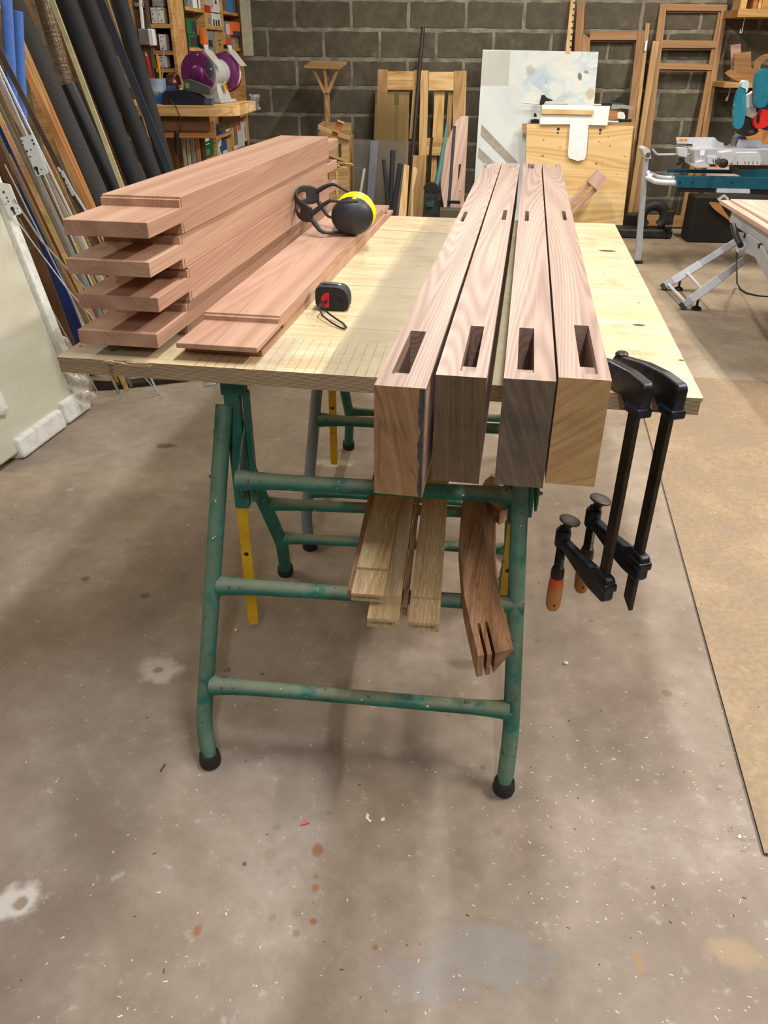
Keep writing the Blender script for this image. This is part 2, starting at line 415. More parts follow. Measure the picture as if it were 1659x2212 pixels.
struct(build('wall_left', MB().box(WLX-.2, WLX, -4.5, WY, 0, CH), WALLP))
struct(build('wall_right', MB().box(5.0, 5.2, -4.5, WY+.2, 0, CH), WALLP))
struct(build('wall_front', MB().box(-4.3, 5.2, -4.7, -4.5, 0, CH), WALLP))
struct(build('ceiling', MB().box(-4.3, 5.2, -4.7, WY+.2, CH, CH+.1), plain('ceiling_board', '8f897c', .9, 0, .08, 3)))

# ------------------------------------------------------------------ workbench top
TZ = .8525
TA = -.0961
TM = T(-.747, 1.451, TZ) @ RZ(TA)
def table_mat():
    m = NM('worn_birch_top', .5, 0, .4); co = m.coord(); x, y, z = m.sep(co)
    g = m.noise(m.coord((.9,9,9)), 3.2, 5, .6, .3); st = m.noise(co, 5, 5, .65, .6); fi = m.noise(m.coord((6,130,60)), 1.5, 3)
    c = m.ramp(g, [(.28,'b89f78'),(.5,'cdb993'),(.7,'dccdb0')])
    c = m.mix(m.ramp(st, [(.45,0.0),(.75,.55)]), c, 'c6a976')
    c = m.mix(m.math('MULTIPLY', fi, .22), c, 'b08c5a')
    def box(x0, x1, y0, y1, e=.004):
        a = m.math('SMOOTH_MIN', 0, 0)
        f = None
        for s, lo, sg in ((x,x0,1),(x,x1,-1),(y,y0,1),(y,y1,-1)):
            d = m.math('MULTIPLY_ADD', s, sg/e, -lo*sg/e+.5, True)
            f = d if f is None else m.math('MULTIPLY', f, d)
        return f
    zone = box(.542, .95, -.1, 1.38); zn = m.ramp(st, [(.2,.95),(.8,.6)])
    c = m.mix(m.math('MULTIPLY', zone, zn), c, 'a89a7a')
    gr = m.noise(m.coord((2.2,3,1),(3,1,0)), 2.6, 6, .7, .5)
    c = m.mix(m.ramp(gr, [(.50,0.0),(.70,.60)]), c, '8f7b58')
    sp = m.noise(m.coord((1,1,1),(7,2,0)), 75, 2, .6); spm = m.noise(m.coord((1,1,1),(2,8,0)), 4, 3, .6)
    c = m.mix(m.math('MULTIPLY', m.ramp(sp, [(.66,0.0),(.72,.8)]), m.ramp(spm, [(.48,0.0),(.62,1.0)])), c, '6b563a')
    for ang_, sd in ((.5, 3.0), (-.35, 9.0), (1.2, 14.0)):
        mp_ = m.n('ShaderNodeMapping'); tc_ = m.n('ShaderNodeTexCoord'); m.l(tc_.outputs['Object'], mp_.inputs[0]); mp_.inputs['Rotation'].default_value = (0, 0, ang_); mp_.inputs['Scale'].default_value = (4, 90, 1); mp_.inputs['Location'].default_value = (sd, sd, 0)
        s_ = m.noise(mp_.outputs[0], 1.0, 2, .5); c = m.mix(m.ramp(s_, [(.735,0.0),(.76,.55)]), c, '77623f')
    zone2 = box(-.1, .19, -.1, 2); c = m.mix(m.math('MULTIPLY', zone2, .75), c, 'a5977f')
    zone3 = box(.19, .212, -.1, 2); c = m.mix(m.math('MULTIPLY', zone3, .6), c, 'c0ab90')
    zone4 = box(.405, .455, -.1, .2); c = m.mix(m.math('MULTIPLY', zone4, .5), c, 'a59a84')
    # ruled pencil lines
    ln = m.math('ABSOLUTE', m.math('SUBTRACT', m.math('FRACT', m.math('MULTIPLY_ADD', x, 50, m.math('MULTIPLY', y, 2.0))), .5))
    c = m.mix(m.math('MULTIPLY', m.math('MULTIPLY', m.ramp(ln, [(.03,.75),(.06,0.0)]), box(.27,.80,-.1,.20,.02)), m.ramp(st,[(.35,.3),(.6,1.0)])), c, '6d5d46')
    for yy, xa, xb, cc, w in ((1.40,.3,.8,'9a6f45',.006),(1.262,.3,.62,'a5815a',.004),(.62,.42,1.0,'8c7553',.0018),(.35,.4,1.2,'9a8058',.0015),(.86,.45,1.25,'a58a60',.0015),(.26,.3,.8,'8c7553',.0015)):
        d = m.math('ABSOLUTE', m.math('MULTIPLY_ADD', x, .105 if w>.003 else .03, m.math('SUBTRACT', y, yy+.048)))
        c = m.mix(m.math('MULTIPLY', m.ramp(m.math('MULTIPLY', d, .3/w), [(.2,.8),(.45,0.0)]), box(xa,xb,-1,3,.01)), c, cc)
    # holes and knots
    for hx, hy, r, ax in ((1.185,1.207,.016,.5),(1.188,.431,.010,.6),(1.244,.203,.006,1),(.016,.069,.006,1),(.093,.057,.008,1),(1.15,.9,.004,1),(1.21,.62,.004,1),(.30,.05,.003,1),(.70,.75,.004,1),(.72,.735,.006,.6)):
        dx = m.math('MULTIPLY', m.math('SUBTRACT', x, hx), ax/r); dy = m.math('MULTIPLY', m.math('SUBTRACT', y, hy), 1/r)
        d = m.math('SQRT', m.math('ADD', m.math('MULTIPLY', dx, dx), m.math('MULTIPLY', dy, dy)))
        c = m.mix(m.ramp(m.math('MULTIPLY', d, .5), [(.35,.95),(.5,0.0)]), c, '3a2a1c')
    sc = m.noise(m.coord((10,70,1),(1,2,0)), 1.0, 4, .7); c = m.mix(m.ramp(sc, [(.66,0.0),(.72,.5)]), c, '7d6a4c')
    m.base(c); m.bump(m.math('ADD', fi, sc), .1, .001); m.rough(m.ramp(st, [(.3,.38),(.7,.6)])); return m.mat
def ply_edge():
    m = NM('plywood_edge', .7, 0, .3); co = m.coord(); x, y, z = m.sep(co)
    n = m.noise(m.coord((3,3,120)), 1, 3, .6)
    ph = m.math('MULTIPLY_ADD', n, .5, m.math('MULTIPLY', z, 13/.0325))
    s = m.math('MULTIPLY_ADD', m.math('SINE', m.math('MULTIPLY', ph, 6.283)), .5, .5)
    c = m.ramp(s, [(.25,'75604a'),(.5,'a58d6c'),(.75,'c9b18c')])
    big = m.noise(m.coord((4,4,30)), 1.2, 3); c = m.mix(m.ramp(big, [(.45,0.0),(.75,.6)]), c, '8d7c66')
    m.base(c); m.bump(s, .5, .001); return m.mat
TABLE = table_mat(); PLYEDGE = ply_edge()
def tabletop():
    root = thing('workbench_top', 'large worn birch plywood bench top laid across the two green trestles', 'worktop', M=TM)
    w, d, t = 1.25, 1.672, .0325
    poly = [(0,0),(.096,0),(.104,.0035),(.128,.002),(.15,.0045),(.178,.0015),(.19,0),(w-.004,0),(w,.004),(w,d),(0,d)]
    mb = MB().prism(poly, -.008, 0, 1, 0)
    poly2 = [(.0015,.0015),(.108,0),(.1105,.008),(.1165,.008),(.119,0),(w-.004,0),(w-.002,.006),(w,d),(0,d)]
    mb.prism(poly2, -t, -.008, 1)
    build('panel', mb, [TABLE, PLYEDGE], TM, root)
    rr = random.Random(3); sp = MB()
    for i in range(26):
        x = .10+.085*rr.random(); L = rr.uniform(.006,.022); z = -rr.uniform(.001,.008)
        sp.box(x, x+L, -.0012, .003, z-.0007, z+.0007)
    o = build('splintered_edge', sp, plain('raw_splinter','d9bd93',.8), TM, root); o['kind'] = 'stuff'; o['label'] = 'torn pale splinters along the chipped front edge'
    return root
tabletop()

# ------------------------------------------------------------------ trestles
def trestle(label, dx, dy, rz, legmat):
    root = thing('trestle', label, 'trestle', M=T(dx, dy, 0) @ RZ(rz), group=None)
    A = T(dx, dy, 0) @ RZ(rz)
    def P(x, y, z): return Vector((x, y, z))
    def tb(name, pts, r, mat=GREEN, n=14, parent=root):
        o = Vector(pts[0]); mb = MB().tube([Vector(p)-o for p in pts], r, n)
        return build(name, mb, mat, A @ T(*o), parent, smooth=True)
    def smooth3(a, b, c, k=6):   # rounded bend
        a, b, c = Vector(a), Vector(b), Vector(c); out = []
        for i in range(k+1):
            t = i/k; out.append((1-t)**2*a+2*t*(1-t)*b+t*t*c)
        return out
    r = .0178
    XL, XR = -.457, .199
    def leg(xf, yf, xb, yb, zb, xt, yt, zt, mat, name='leg'):
        f = P(xf, yf, .02); b = P(xb, yb, zb); t = P(xt, yt, zt)
        d0 = (f-b).normalized(); d1 = (t-b).normalized()
        pts = [f] + smooth3(b+d0*.045, b, b+d1*.05) + [t]
        l = tb(name, pts, r, mat)
        q = build('rubber_foot', MB().lathe([(.010,-.001),(.0225,0),(.0245,.008),(.0225,.030),(.0185,.036),(.0185,.030)], 18), BLACKR, A @ T(xf, yf, .001), l, smooth=True)
        return l
    l1 = leg(XL, 1.183, -.472, 1.213, .085, -.423, 1.478, .748, legmat)
    l2 = leg(XR, 1.152, .209, 1.205, .12, .195, 1.452, .748, legmat)
    if legmat is GREYPAINT:
        l1['label'] = 'leg painted dull grey blue'
    leg(-.414, 1.924, -.392, 1.800, .195, -.416, 1.555, .600, GREEN)
    leg(.249, 1.890, .246, 1.790, .195, .200, 1.535, .600, GREEN)
    def rail(a, b, ra=.0150, mat=GREEN):
        a, b = Vector(a), Vector(b); e_ = (b-a).normalized()*.014; a -= e_; b += e_; d = (b-a); pts = []; rs = []
        for t, q in ((0,1.45),(.03,1.32),(.07,1.15),(.13,1.03),(.5,.95),(.87,1),(.94,1.1),(.98,1.25),(1,1.35)):
            pts.append(a+d*t); rs.append(ra*q)
        return tb('rail', pts, rs, mat)
    rail((-.440,1.250,.175), (.187,1.222,.172), .0165); rail((-.424,1.338,.3845), (.205,1.312,.3865), .0165)
    rail((-.384,1.430,.597), (.187,1.406,.597), .0172)
    rail((-.398,1.688,.388), (.226,1.682,.388), .0145); rail((-.386,1.786,.222), (.230,1.785,.215), .0145)
    # sliding uprights with yellow painted lower ends
    for xs, ys in ((-.412,1.512), (.207,1.488)):
        u = build('sliding_upright', MB().box(-.0165,.0165,-.014,.014,.485,.775).box(.0225,.0345,-.010,.014,.50,.765), GREEN, A @ T(xs, ys, 0), root, bevel=.002)
        y = build('strap', MB().prism([(-.0125,.15),(-.010,.138),(.010,.138),(.0125,.15),(.0125,.50),(-.0125,.50)], -.003, .003), YELLOWP, A @ T(xs-.004, ys-.0) @ Matrix.Rotation(math.pi/2, 4, 'X') if False else A @ T(xs-.004, ys, 0) @ Matrix.Rotation(math.pi/2, 4, 'X'), root, bevel=.001)
        y['label'] = 'lower end of the upright painted yellow'
        build('pin_hole', MB().lathe([(.0055,-.0035),(.0055,.0035)], 12), plain('hole_rust','2a1d12',.8), A @ T(xs-.004, ys, .352) @ Matrix.Rotation(math.pi/2, 4, 'X'), y)
    tb('top_bar', [(-.44,1.505,.803),(.24,1.475,.803)], .0168)
    for xs, ys in ((-.412,1.512), (.207,1.488)):
        build('bar_bracket', MB().box(-.022,.030,-.012,.016,.760,.792), GREEN, A @ T(xs, ys, 0), root, bevel=.002)
    # hinge plates
    for xs, ys, sg in ((-.392,1.452,1), (-.450,1.452,-1), (.172,1.430,-1), (.236,1.430,1)):
        poly = [(-.020,-.055),(.012,-.030),(.060,.035),(.088,.070),(.075,.082),(.020,.050),(-.024,.010),(-.030,-.030)]
        h = build('hinge_plate', MB().prism(poly, -.0025, .0025), GREEN, A @ T(xs, ys, .612) @ Matrix(((0,0,1,0),(1,0,0,0),(0,1,0,0),(0,0,0,1))), root, bevel=.001)
        for by, bz in ((-.006,-.018),(.062,.058)):
            build('bolt', MB().lathe([(.0065,0),(.0065,.004),(.004,.0055),(.004,.010),(.002,.011)], 8, ax='x') if sg>0 else MB().lathe([(.002,-.011),(.004,-.010),(.004,-.0055),(.0065,-.004),(.0065,0)], 8, ax='x'), plain('brass_bolt','8f7c4f',.4,.6) if 'brass_bolt' not in bpy.data.materials else bpy.data.materials['brass_bolt'], A @ T(xs+sg*.0025, ys+by, .612+bz), h)
    return root
trestle('worn green tubular steel trestle under the front edge of the bench top', 0, 0, 0, GREEN)
trestle('rear green trestle with a grey front leg, half hidden behind the near trestle', .085, .885, -.01, GREYPAINT)
# spring clip on the bench underside
lc = zp(452, 834, .815)
tl = thing('spring_clip', 'small wire spring clip hanging under the bench edge above the trestle', 'clip', (lc.x, lc.y+.01, .82))
build('clip_body', MB().tube([(-.014,0,-.006),(0,0,-.002),(.012,0,-.001)], [.005,.006,.003], 8), GREYSTEEL, T(lc.x, lc.y+.01, .818), tl, smooth=True)
build('wire_loop', MB().tube([(.004,0,0),(.002,0,-.008),(.007,0,-.012),(.011,0,-.006),(.010,0,0)], .0011, 6), GREYSTEEL, T(lc.x, lc.y+.01, .818), tl)

# ------------------------------------------------------------------ the four mortised posts
def end_mat(name, a, b, c, ang, along=9, across=110, lines=.0, freq=40):
    m = NM(name, .75, 0, .25); tc = m.n('ShaderNodeTexCoord')
    rot = m.n('ShaderNodeVectorRotate'); rot.rotation_type = 'X_AXIS'; rot.inputs['Angle'].default_value = ang; m.l(tc.outputs['Object'], rot.inputs['Vector'])
    mp = m.n('ShaderNodeMapping'); m.l(rot.outputs[0], mp.inputs[0]); mp.inputs['Scale'].default_value = (1, across, along)
    s = m.noise(mp.outputs[0], 1.0, 4, .6, .25); co = m.coord()
    g = m.noise(co, 500, 2, .6); st = m.noise(co, 14, 4, .65)
    f = m.math('ADD', m.math('MULTIPLY', s, .42), m.math('ADD', m.math('MULTIPLY', g, .26), m.math('MULTIPLY', st, .32)))
    col = m.ramp(f, [(.33, a), (.5, b), (.67, c)])
    if lines:
        mp2 = m.n('ShaderNodeMapping'); m.l(rot.outputs[0], mp2.inputs[0]); mp2.inputs['Scale'].default_value = (1, freq, 3); mp2.inputs['Location'].default_value = (0, .3, 0)
        ln = m.noise(mp2.outputs[0], 1.0, 1, .5, .4)
        col = m.mix(m.ramp(m.math('ABSOLUTE', m.math('SUBTRACT', ln, .5)), [(.006, lines), (.022, 0.0)]), col, a)
    m.base(col); m.bump(m.math('ADD', g, s), .3, .001); return m.mat
PH = .1605
def post(label, ox, oy, ang, L, W, mort, mid, end, endmat, closed_end=False):
    """local x along the length, y across (to the left), z up"""
    M = T(ox, oy, TZ+.0004) @ RZ(math.pi/2-ang) @ T(0, 0, 0)
    # across coordinate runs to the right of the post: y_local = -across
    x0, xh, x1, y0, y1 = mort; m0, m1, my0, my1 = mid; e0, e1, ey0, ey1 = end
    xs = [0, x0, xh, x1, m0, m1, e0, e1] + ([L] if e1 < L-1e-4 else [])
    ys = sorted(set([-W, -y1, -y0, -my1, -my0, -ey1, -ey0, 0]))
    h = [[PH]*(len(ys)-1) for _ in range(len(xs)-1)]
    for i in range(len(xs)-1):
        xc = (xs[i]+xs[i+1])/2
        for j in range(len(ys)-1):
            yc = (ys[j]+ys[j+1])/2
            if x0 < xc < xh and -y1 < yc < -y0: h[i][j] = PH-.013
            elif xh < xc < x1 and -y1 < yc < -y0: h[i][j] = PH-.125
            elif m0 < xc < m1 and -my1 < yc < -my0: h[i][j] = PH-.075
            elif e0 < xc < e1 and -ey1 < yc < -ey0: h[i][j] = PH-.10 if not closed_end else (PH-.05)
    mb = MB().hfield(xs, ys, h)
    o = build('timber_post', mb, [SAP_P, endmat], M)
    for p in o.data.polygons:
        if p.normal.x < -.9 and max(o.data.vertices[v].co.x for v in p.vertices) < 1e-4: p.material_index = 1
    return tag(o, label, 'timber')
E1 = end_mat('end_grain_brown', '6f5237','977450','b39069', .22, 10, 90, .55, 34)
E2 = end_mat('end_grain_dark', '45362a','66543f','80694b', .05, 9, 150)
E3 = end_mat('end_grain_grey', '4a4036','6a5c4d','877867', .35, 14, 110)
E4 = end_mat('end_grain_tan', '94714a','b89363','cda876', -.95, 8, 120, .40, 30)
post('leftmost of the four pink mortised posts, brown end grain with a dark bark edge', -.069, .942, .1082, 2.385, .068, (.045,.084,.234,.015,.039), (1.150,1.290,.012,.022), (2.235,2.385,.010,.033), E1)
post('second pink mortised post from the left, with a dark brown weathered end', .0105, .986, .1068, 2.345, .0685, (.021,.074,.225,.031,.052), (1.143,1.286,.043,.054), (2.20,2.345,.034,.057), E2)
post('third pink mortised post from the left, with a grey brown weathered end', .101, .980, .1025, 2.365, .0685, (.028,.073,.226,.017,.040), (1.136,1.281,.017,.027), (2.20,2.33,.018,.041), E3, True)
post('rightmost pink mortised post, with a fresh tan end of curved growth rings', .1745, .989, .1030, 2.337, .0690, (.021,.083,.239,.030,.053), (1.150,1.285,.042,.052), (2.245,2.337,.028,.051), E4)
# bark strip on the first post's end
bs = MB(); rr = random.Random(5); n = 16
pts = [(-.0665, i/n*PH*.985+.001) for i in range(n+1)] + [(-.0605+rr.uniform(-.0025,.002), (1-i/n)*PH*.985+.001) for i in range(n+1)]
M1 = T(-.069, .942, TZ+.0004) @ RZ(math.pi/2-.1082)
for post_o in [o for o in bpy.data.objects if o.name == 'timber_post']:
    bo = build('bark_edge', MB().add([(-.0006,y,z) for y,z in pts], [tuple(range(len(pts)))]), plain('dark_bark','4a4a48',.9,0,.3,80), M1, post_o)
    bo['label'] = 'dark waney bark strip down the end'

# ------------------------------------------------------------------ tenoned rails
KERF = plain('kerf_shadow','3b2418',.9)
def tenon_board(label, M, L, W, t, s0, s1, tl, group=None, mat=SAP_R, kerf=.008, chip=True):
    """x along length from near shoulder, y to the left, z up. tenon between z s0..s1"""
    k = kerf
    prof = [(-tl,s0),(-tl,s1),(0,s1),(0,t-.0045),(k,t-.0045),(k,t),(L-k,t),(L-k,t-.003),(L,t-.003),(L,s1),(L+tl,s1),(L+tl,s0),(L,s0)]
    if s0 > 1e-5: prof += [(L,0),(0,0),(0,s0)]
    else: pass
    mb = MB(); n = len(prof)
    mb.add([(x,0,z) for x,z in prof]+[(x,W,z) for x,z in prof], [tuple(range(n))[::-1], tuple(range(n,2*n))]+[(i,(i+1)%n,n+(i+1)%n,n+i) for i in range(n)])
    o = build('tenoned_rail', mb, mat, M, None, bevel=.0008)
    tag(o, label, 'timber', group)
    for z0, z1 in ((0, s0-.0005), (s1+.0005, t-.005)):
        if z1-z0 > .006 and chip:
            build('saw_kerf', MB().box(.0085, .0098, -.0004, .012, z0, z1), KERF, M, o)
    return o
ZS = [TZ+.0004, TZ+.0704, TZ+.1404, TZ+.2104]
def stack_M(px, py, z, ang):
    return T(px, py, z) @ RZ(math.pi/2-ang)
SX = [(-.5215,1.612,.1015), (-.512,1.620,.1010), (-.5145,1.607,.1015), (-.509,1.613,.1015)]
LB = ['bottom tenoned sapele rail of the stack of four, lying on the bench top','second rail up in the stack of four tenoned sapele rails',
      'third rail up in the stack of four, with flame figured grain on its side','topmost tenoned rail of the stack of four, its upper face fully lit']
for i, (x, y, a) in enumerate(SX):
    tenon_board(LB[i], stack_M(x, y, ZS[i], a), 1.332, .168, .0696, .021, .0495, .155)
tenon_board('lower of the two thin tenoned boards lying flat beside the stack of rails', stack_M(-.318, 1.640, TZ+.0004, .1085), 1.340, .166, .0245, 0, .012, .155)
tenon_board('upper of the two thin tenoned boards, with the ear defenders lying on it', stack_M(-.3185, 1.590, TZ+.0253, .1000), 1.345, .166, .0255, 0, .0105, .155)
# (chaikin corner cutting for rounded outlines)
def chaikin(P, k):
    for _ in range(k):
        P = [q for i in range(len(P)) for q in ((P[i][0]*.75+P[(i+1)%len(P)][0]*.25, P[i][1]*.75+P[(i+1)%len(P)][1]*.25), (P[i][0]*.25+P[(i+1)%len(P)][0]*.75, P[i][1]*.25+P[(i+1)%len(P)][1]*.75))]
    return P
# ------------------------------------------------------------------ oak pieces on the lower rails of the near trestle
def oak_rail(label, x, y, z, ang, L, W, th, lap, mat=OAK, step=.006, slot=True):
    M = T(x, y, z) @ RZ(math.pi/2-ang)        # x along, y to the left
    mb = MB().box(lap, L, -W, 0, 0, th)
    t2 = th-step; s0, s1 = t2*.36, t2*.66
    if slot:
        mb.box(0, lap, -W, 0, 0, s0).box(0, lap, -W, 0, s1, t2).box(0, lap, -W, -W+.009, s0, s1).box(lap*.55, lap, -W+.009, 0, s0, s1)
    else: mb.box(0, lap, -W, 0, 0, t2)
    o = build('oak_rail', mb, mat, M); return tag(o, label, 'timber')
RT = .4052
oak_rail('upper left pale oak rail with a grooved end, lying across the one below it', -.1375, 1.243, RT+.0266, .05, .74, .066, .024, .084)
oak_rail('lower left pale oak rail, its grooved end sticking out under the upper one', -.1015, 1.196, RT, .035, .80, .063, .0262, .070)
oak_rail('single pale oak rail with ray flecks, right of the stacked pair', -.021, 1.190, RT, .040, .80, .062, .0262, .076)
oak_rail('brown oak piece at the far left of the rails, mostly under the upper pale one', -.149, 1.285, RT, .03, .62, .040, .022, .01, OAKD, .001, False)
oak_rail('brown oak strip squeezed between the lower left rail and the ray flecked one', -.0345, 1.235, RT, .035, .60, .0105, .023, .01, OAKD, .001, False)
zt = RT+.050
L = [(1000,1079),(994,1131),(993,1165),(995,1196),(999,1245),(1003.6,1289),(1015.6,1344),(1033,1417)]
near = [(1046,1415),(1030.5,1347),(1037,1346),(1053,1414),(1063,1412),(1047,1343),(1053.5,1342),(1070,1410)]
Rr = [(1107,1402),(1090,1365),(1077,1335),(1064,1298),(1054,1240),(1049,1196),(1044,1139),(1044,1081)]
Rb = [(1109,1404),(1102,1368),(1094,1338),(1084,1300),(1075,1245),(1071,1200),(1071,1131),(1069,1081)]
pl = [zp(x, y, zt) for x, y in L+near+Rr]
o0 = pl[0]; FC = frame(o0, (.12, 1, 0), (0,0,1)); iv = FC.inverted()
lt = [iv @ p for p in pl]; lb = []
for i, p in enumerate(pl):
    q = p if i < len(L+near) else zp(*Rb[i-len(L+near)], RT+.0005)
    q = iv @ Vector((q.x, q.y, RT+.0005)); lb.append(q)
n_ = len(lt); mb = MB().add(lb+lt, [tuple(range(n_)), tuple(range(n_, 2*n_))[::-1]]+[(i, n_+i, n_+(i+1)%n_, (i+1)%n_) for i in range(n_)])
cp = build('curved_oak_piece', mb, OAKD, FC)
b_ = bmesh.new(); b_.from_mesh(cp.data); bmesh.ops.recalc_face_normals(b_, faces=b_.faces); b_.to_mesh(cp.data); b_.free()
# grain of the curved piece runs along the trestle depth
tag(cp, 'curved brown oak piece with two slots in its end, near the right leg', 'timber')
pl = [zp(x, y, RT+.04) for x, y in ((1040,1052),(1048,1037),(1061,1027),(1072,1032),(1084,1062),(1100,1088),(1093,1100),(1080,1104),(1066,1092),(1052,1080))]
o0 = pl[0]
tag(build('curved_oak_piece', MB().prism([(p.x-o0.x, p.y-o0.y) for p in pl], -.0395, 0), SAP_R, T(o0.x, o0.y, RT+.04), bevel=.002), 'lighter hooked curved piece behind the slotted curved one, under the posts', 'timber')

# ------------------------------------------------------------------ clamps
def clamp(label, bx, by, zbot, zarm, ang, top_adj=0.0, L=.178, handle_z=.33, pad_z=.53):
    d = Vector((-math.sin(ang), math.cos(ang), 0))
    root = thing('bar_clamp', label, 'clamp', (bx, by, zbot))
    F = lambda o: frame(o, d, (0,0,1))
    B = Vector((bx, by, 0))
    zj = TZ
    blue = bpy.data.materials.get('blue_black_enamel')
    if not blue:
        m = NM('blue_black_enamel', .38, .35); geo = m.n('ShaderNodeNewGeometry'); n = m.noise(m.coord(), 40, 4, .6)
        c = m.ramp(n, [(.42,'17171a'),(.58,'1d222d'),(.74,'2b3f68')]); m.base(c); m.bump(n, .1, .001); blue = m.mat
    # bar (cut on a slant at the bottom)
    h = zj+.045-zbot
    bm_ = MB().hexa([(-.0135,-.0052,.0),(.0135,-.0052,.020),(.0135,.0052,.020),(-.0135,.0052,.0),(-.0135,-.0052,h),(.0135,-.0052,h),(.0135,.0052,h),(-.0135,.0052,h)])
    build('bar', bm_, DARKSTEEL, F((bx, by, zbot)), root, bevel=.0012)
    # fixed jaw
    def arm(name, z, up):
        prof = [(-.028,-.021),(-.028,.024),(-.020,.033),(.03,.036),(.09,.032),(L-.02,.020),(L+.006,.015),(L+.012,.004),(L-.004,-.002),(.10,-.006),(.038,-.014),(.018,-.027),(-.020,-.027)]
        if not up: prof = [(x, -q) for x, q in prof][::-1]
        n = len(prof); w = .0115; vs = []
        mb = MB().add([(x,-w,q) for x,q in prof]+[(x,w,q) for x,q in prof], [tuple(range(n)), tuple(range(n,2*n))[::-1]]+[(i,n+i,n+(i+1)%n,(i+1)%n) for i in range(n)])
        a = build(name, mb, blue, F((bx, by, z)), root, bevel=.005, seg=3)
        return a
    a = arm('fixed_jaw', zj+.0150, True)
    build('jaw_collar', MB().box(-.031,.016,-.0145,.0145,-.031,-.014), blue, F((bx, by, zj+.0150)), a, bevel=.004, seg=2)
    build('jaw_pad', MB().lathe([(.007,.0135),(.0125,.0165),(.0125,.021),(.009,.024)], 14, off=(L-.004,0,0)), DARKSTEEL, F((bx, by, zj+.0150)), a, smooth=True)
    b = arm('sliding_arm', zarm, False)
    build('arm_collar', MB().box(-.031,.016,-.0145,.0145,-.004,.014), blue, F((bx, by, zarm)), b, bevel=.004, seg=2)
    s = B + d*L; sz = zarm
    build('arm_eye', MB().lathe([(.0155,-.022),(.017,-.018),(.017,.016),(.0155,.020),(.009,.020)], 18), blue, T(s.x, s.y, sz), b, smooth=True)
    prof = []; z = -.085
    while z < .028:
        prof += [(.0082, z), (.0112, z+.0022), (.0082, z+.0044)]; z += .0052
    build('screw', MB().lathe(prof, 14), DARKSTEEL, T(s.x, s.y, sz), root, smooth=True)
    build('swivel_pad', MB().lathe([(.008,.026),(.012,.036),(.0235,.043),(.0235,.047),(.019,.049)], 20), plain('pad_steel','57504b',.5,.6) if 'pad_steel' not in bpy.data.materials else bpy.data.materials['pad_steel'], T(s.x, s.y, sz) @ Matrix.Rotation(.22, 4, 'Y'), root, smooth=True)
    hm = bpy.data.materials.get('handle_wood')
    if not hm:
        m = NM('handle_wood', .5); co = m.coord(); z_ = m.sep(co)[2]; n = m.noise(co, 30, 4, .65)
        f = m.math('MULTIPLY_ADD', z_, 14.0, m.math('MULTIPLY_ADD', n, .8, 2.05))
        c = m.ramp(f, [(.35,'b27a3e'),(.6,'b5652c'),(.8,'c8481f')]); c = m.mix(m.ramp(n, [(.6,0.0),(.75,.6)]), c, 'cda273'); m.base(c); hm = m.mat
    hd = build('handle', MB().lathe([(.004,-.203),(.012,-.199),(.0165,-.188),(.0178,-.165),(.0172,-.13),(.0150,-.108),(.014,-.104)], 18), hm, T(s.x, s.y, sz), root, smooth=True)
    build('ferrule', MB().lathe([(.0150,-.108),(.0158,-.104),(.0150,-.088),(.0125,-.080),(.009,-.078)], 18), DARKSTEEL, T(s.x, s.y, sz), hd, smooth=True)
    build('handle_hole', MB().lathe([(.0026,-.0182),(.0026,.0182)], 10, ax='y', off=(0,0,-.178)), BLACKP, T(s.x, s.y, sz), hd)
    return root
clamp('left bar clamp hanging from the bench edge, its red handle fully in view', .3705, 1.297, .432, .462, .33)
clamp('right bar clamp on the bench edge, with a longer dark bar end below its arm', .4285, 1.296, .405, .518, .33)

# ------------------------------------------------------------------ ear defenders
ZU = TZ+.0253+.0257
em = zp(762, 503, ZU)
root = thing('ear_defenders', 'yellow and black ear defenders lying on the upper thin board', 'ear defenders', tuple(em))
def ell(name, c, r, mat, rz=0, parent=root, rx=0, cut=None):
    prof = []; n = 14
    for i in range(n+1):
        a = -math.pi/2+math.pi*i/n; prof.append((max(.0008, math.cos(a)), math.sin(a)))
    if cut: prof = [(q, z) for q, z in prof if cut[0] <= z <= cut[1]]
    mb = MB().lathe(prof, 28, ax='y'); mb.v = [(x*r[0], y*r[1], z*r[2]) for x, y, z in mb.v]
    return build(name, mb, mat, T(*c) @ RZ(rz) @ Matrix.Rotation(rx, 4, 'X'), parent, smooth='all')
c1 = yp(761, 466, 2.435); c1.z = ZU+.0562
MUFFB = plain('muff_black', '2b2b2e', .45, 0, .1, 60)
cup = ell('cup', c1, (.0635,.034,.0555), MUFFB, .12)
ell('cup_trim', c1+Vector((.006,.016,.006)), (.0650,.032,.0560), YEL, .12, cup)
ell('cushion', c1+Vector((.006,.044,.002)), (.060,.020,.053), BLACKR, .12, cup)
ell('clip', yp(765,429,2.425), (.007,.006,.004), YEL, 0, cup)
c2 = yp(765, 462, 2.535); c2.z = ZU+.0552
cup2 = ell('cup', c2, (.060,.032,.054), MUFFB, .12)
ell('cup_trim', c2+Vector((.004,-.016,.004)), (.0615,.03,.0545), YEL, .12, cup2)
ell('cushion', c2+Vector((.002,-.040,.0)), (.057,.018,.051), BLACKR, .12, cup2)
ell('clip', yp(771,424,2.50), (.007,.006,.004), YEL, 0, cup2)
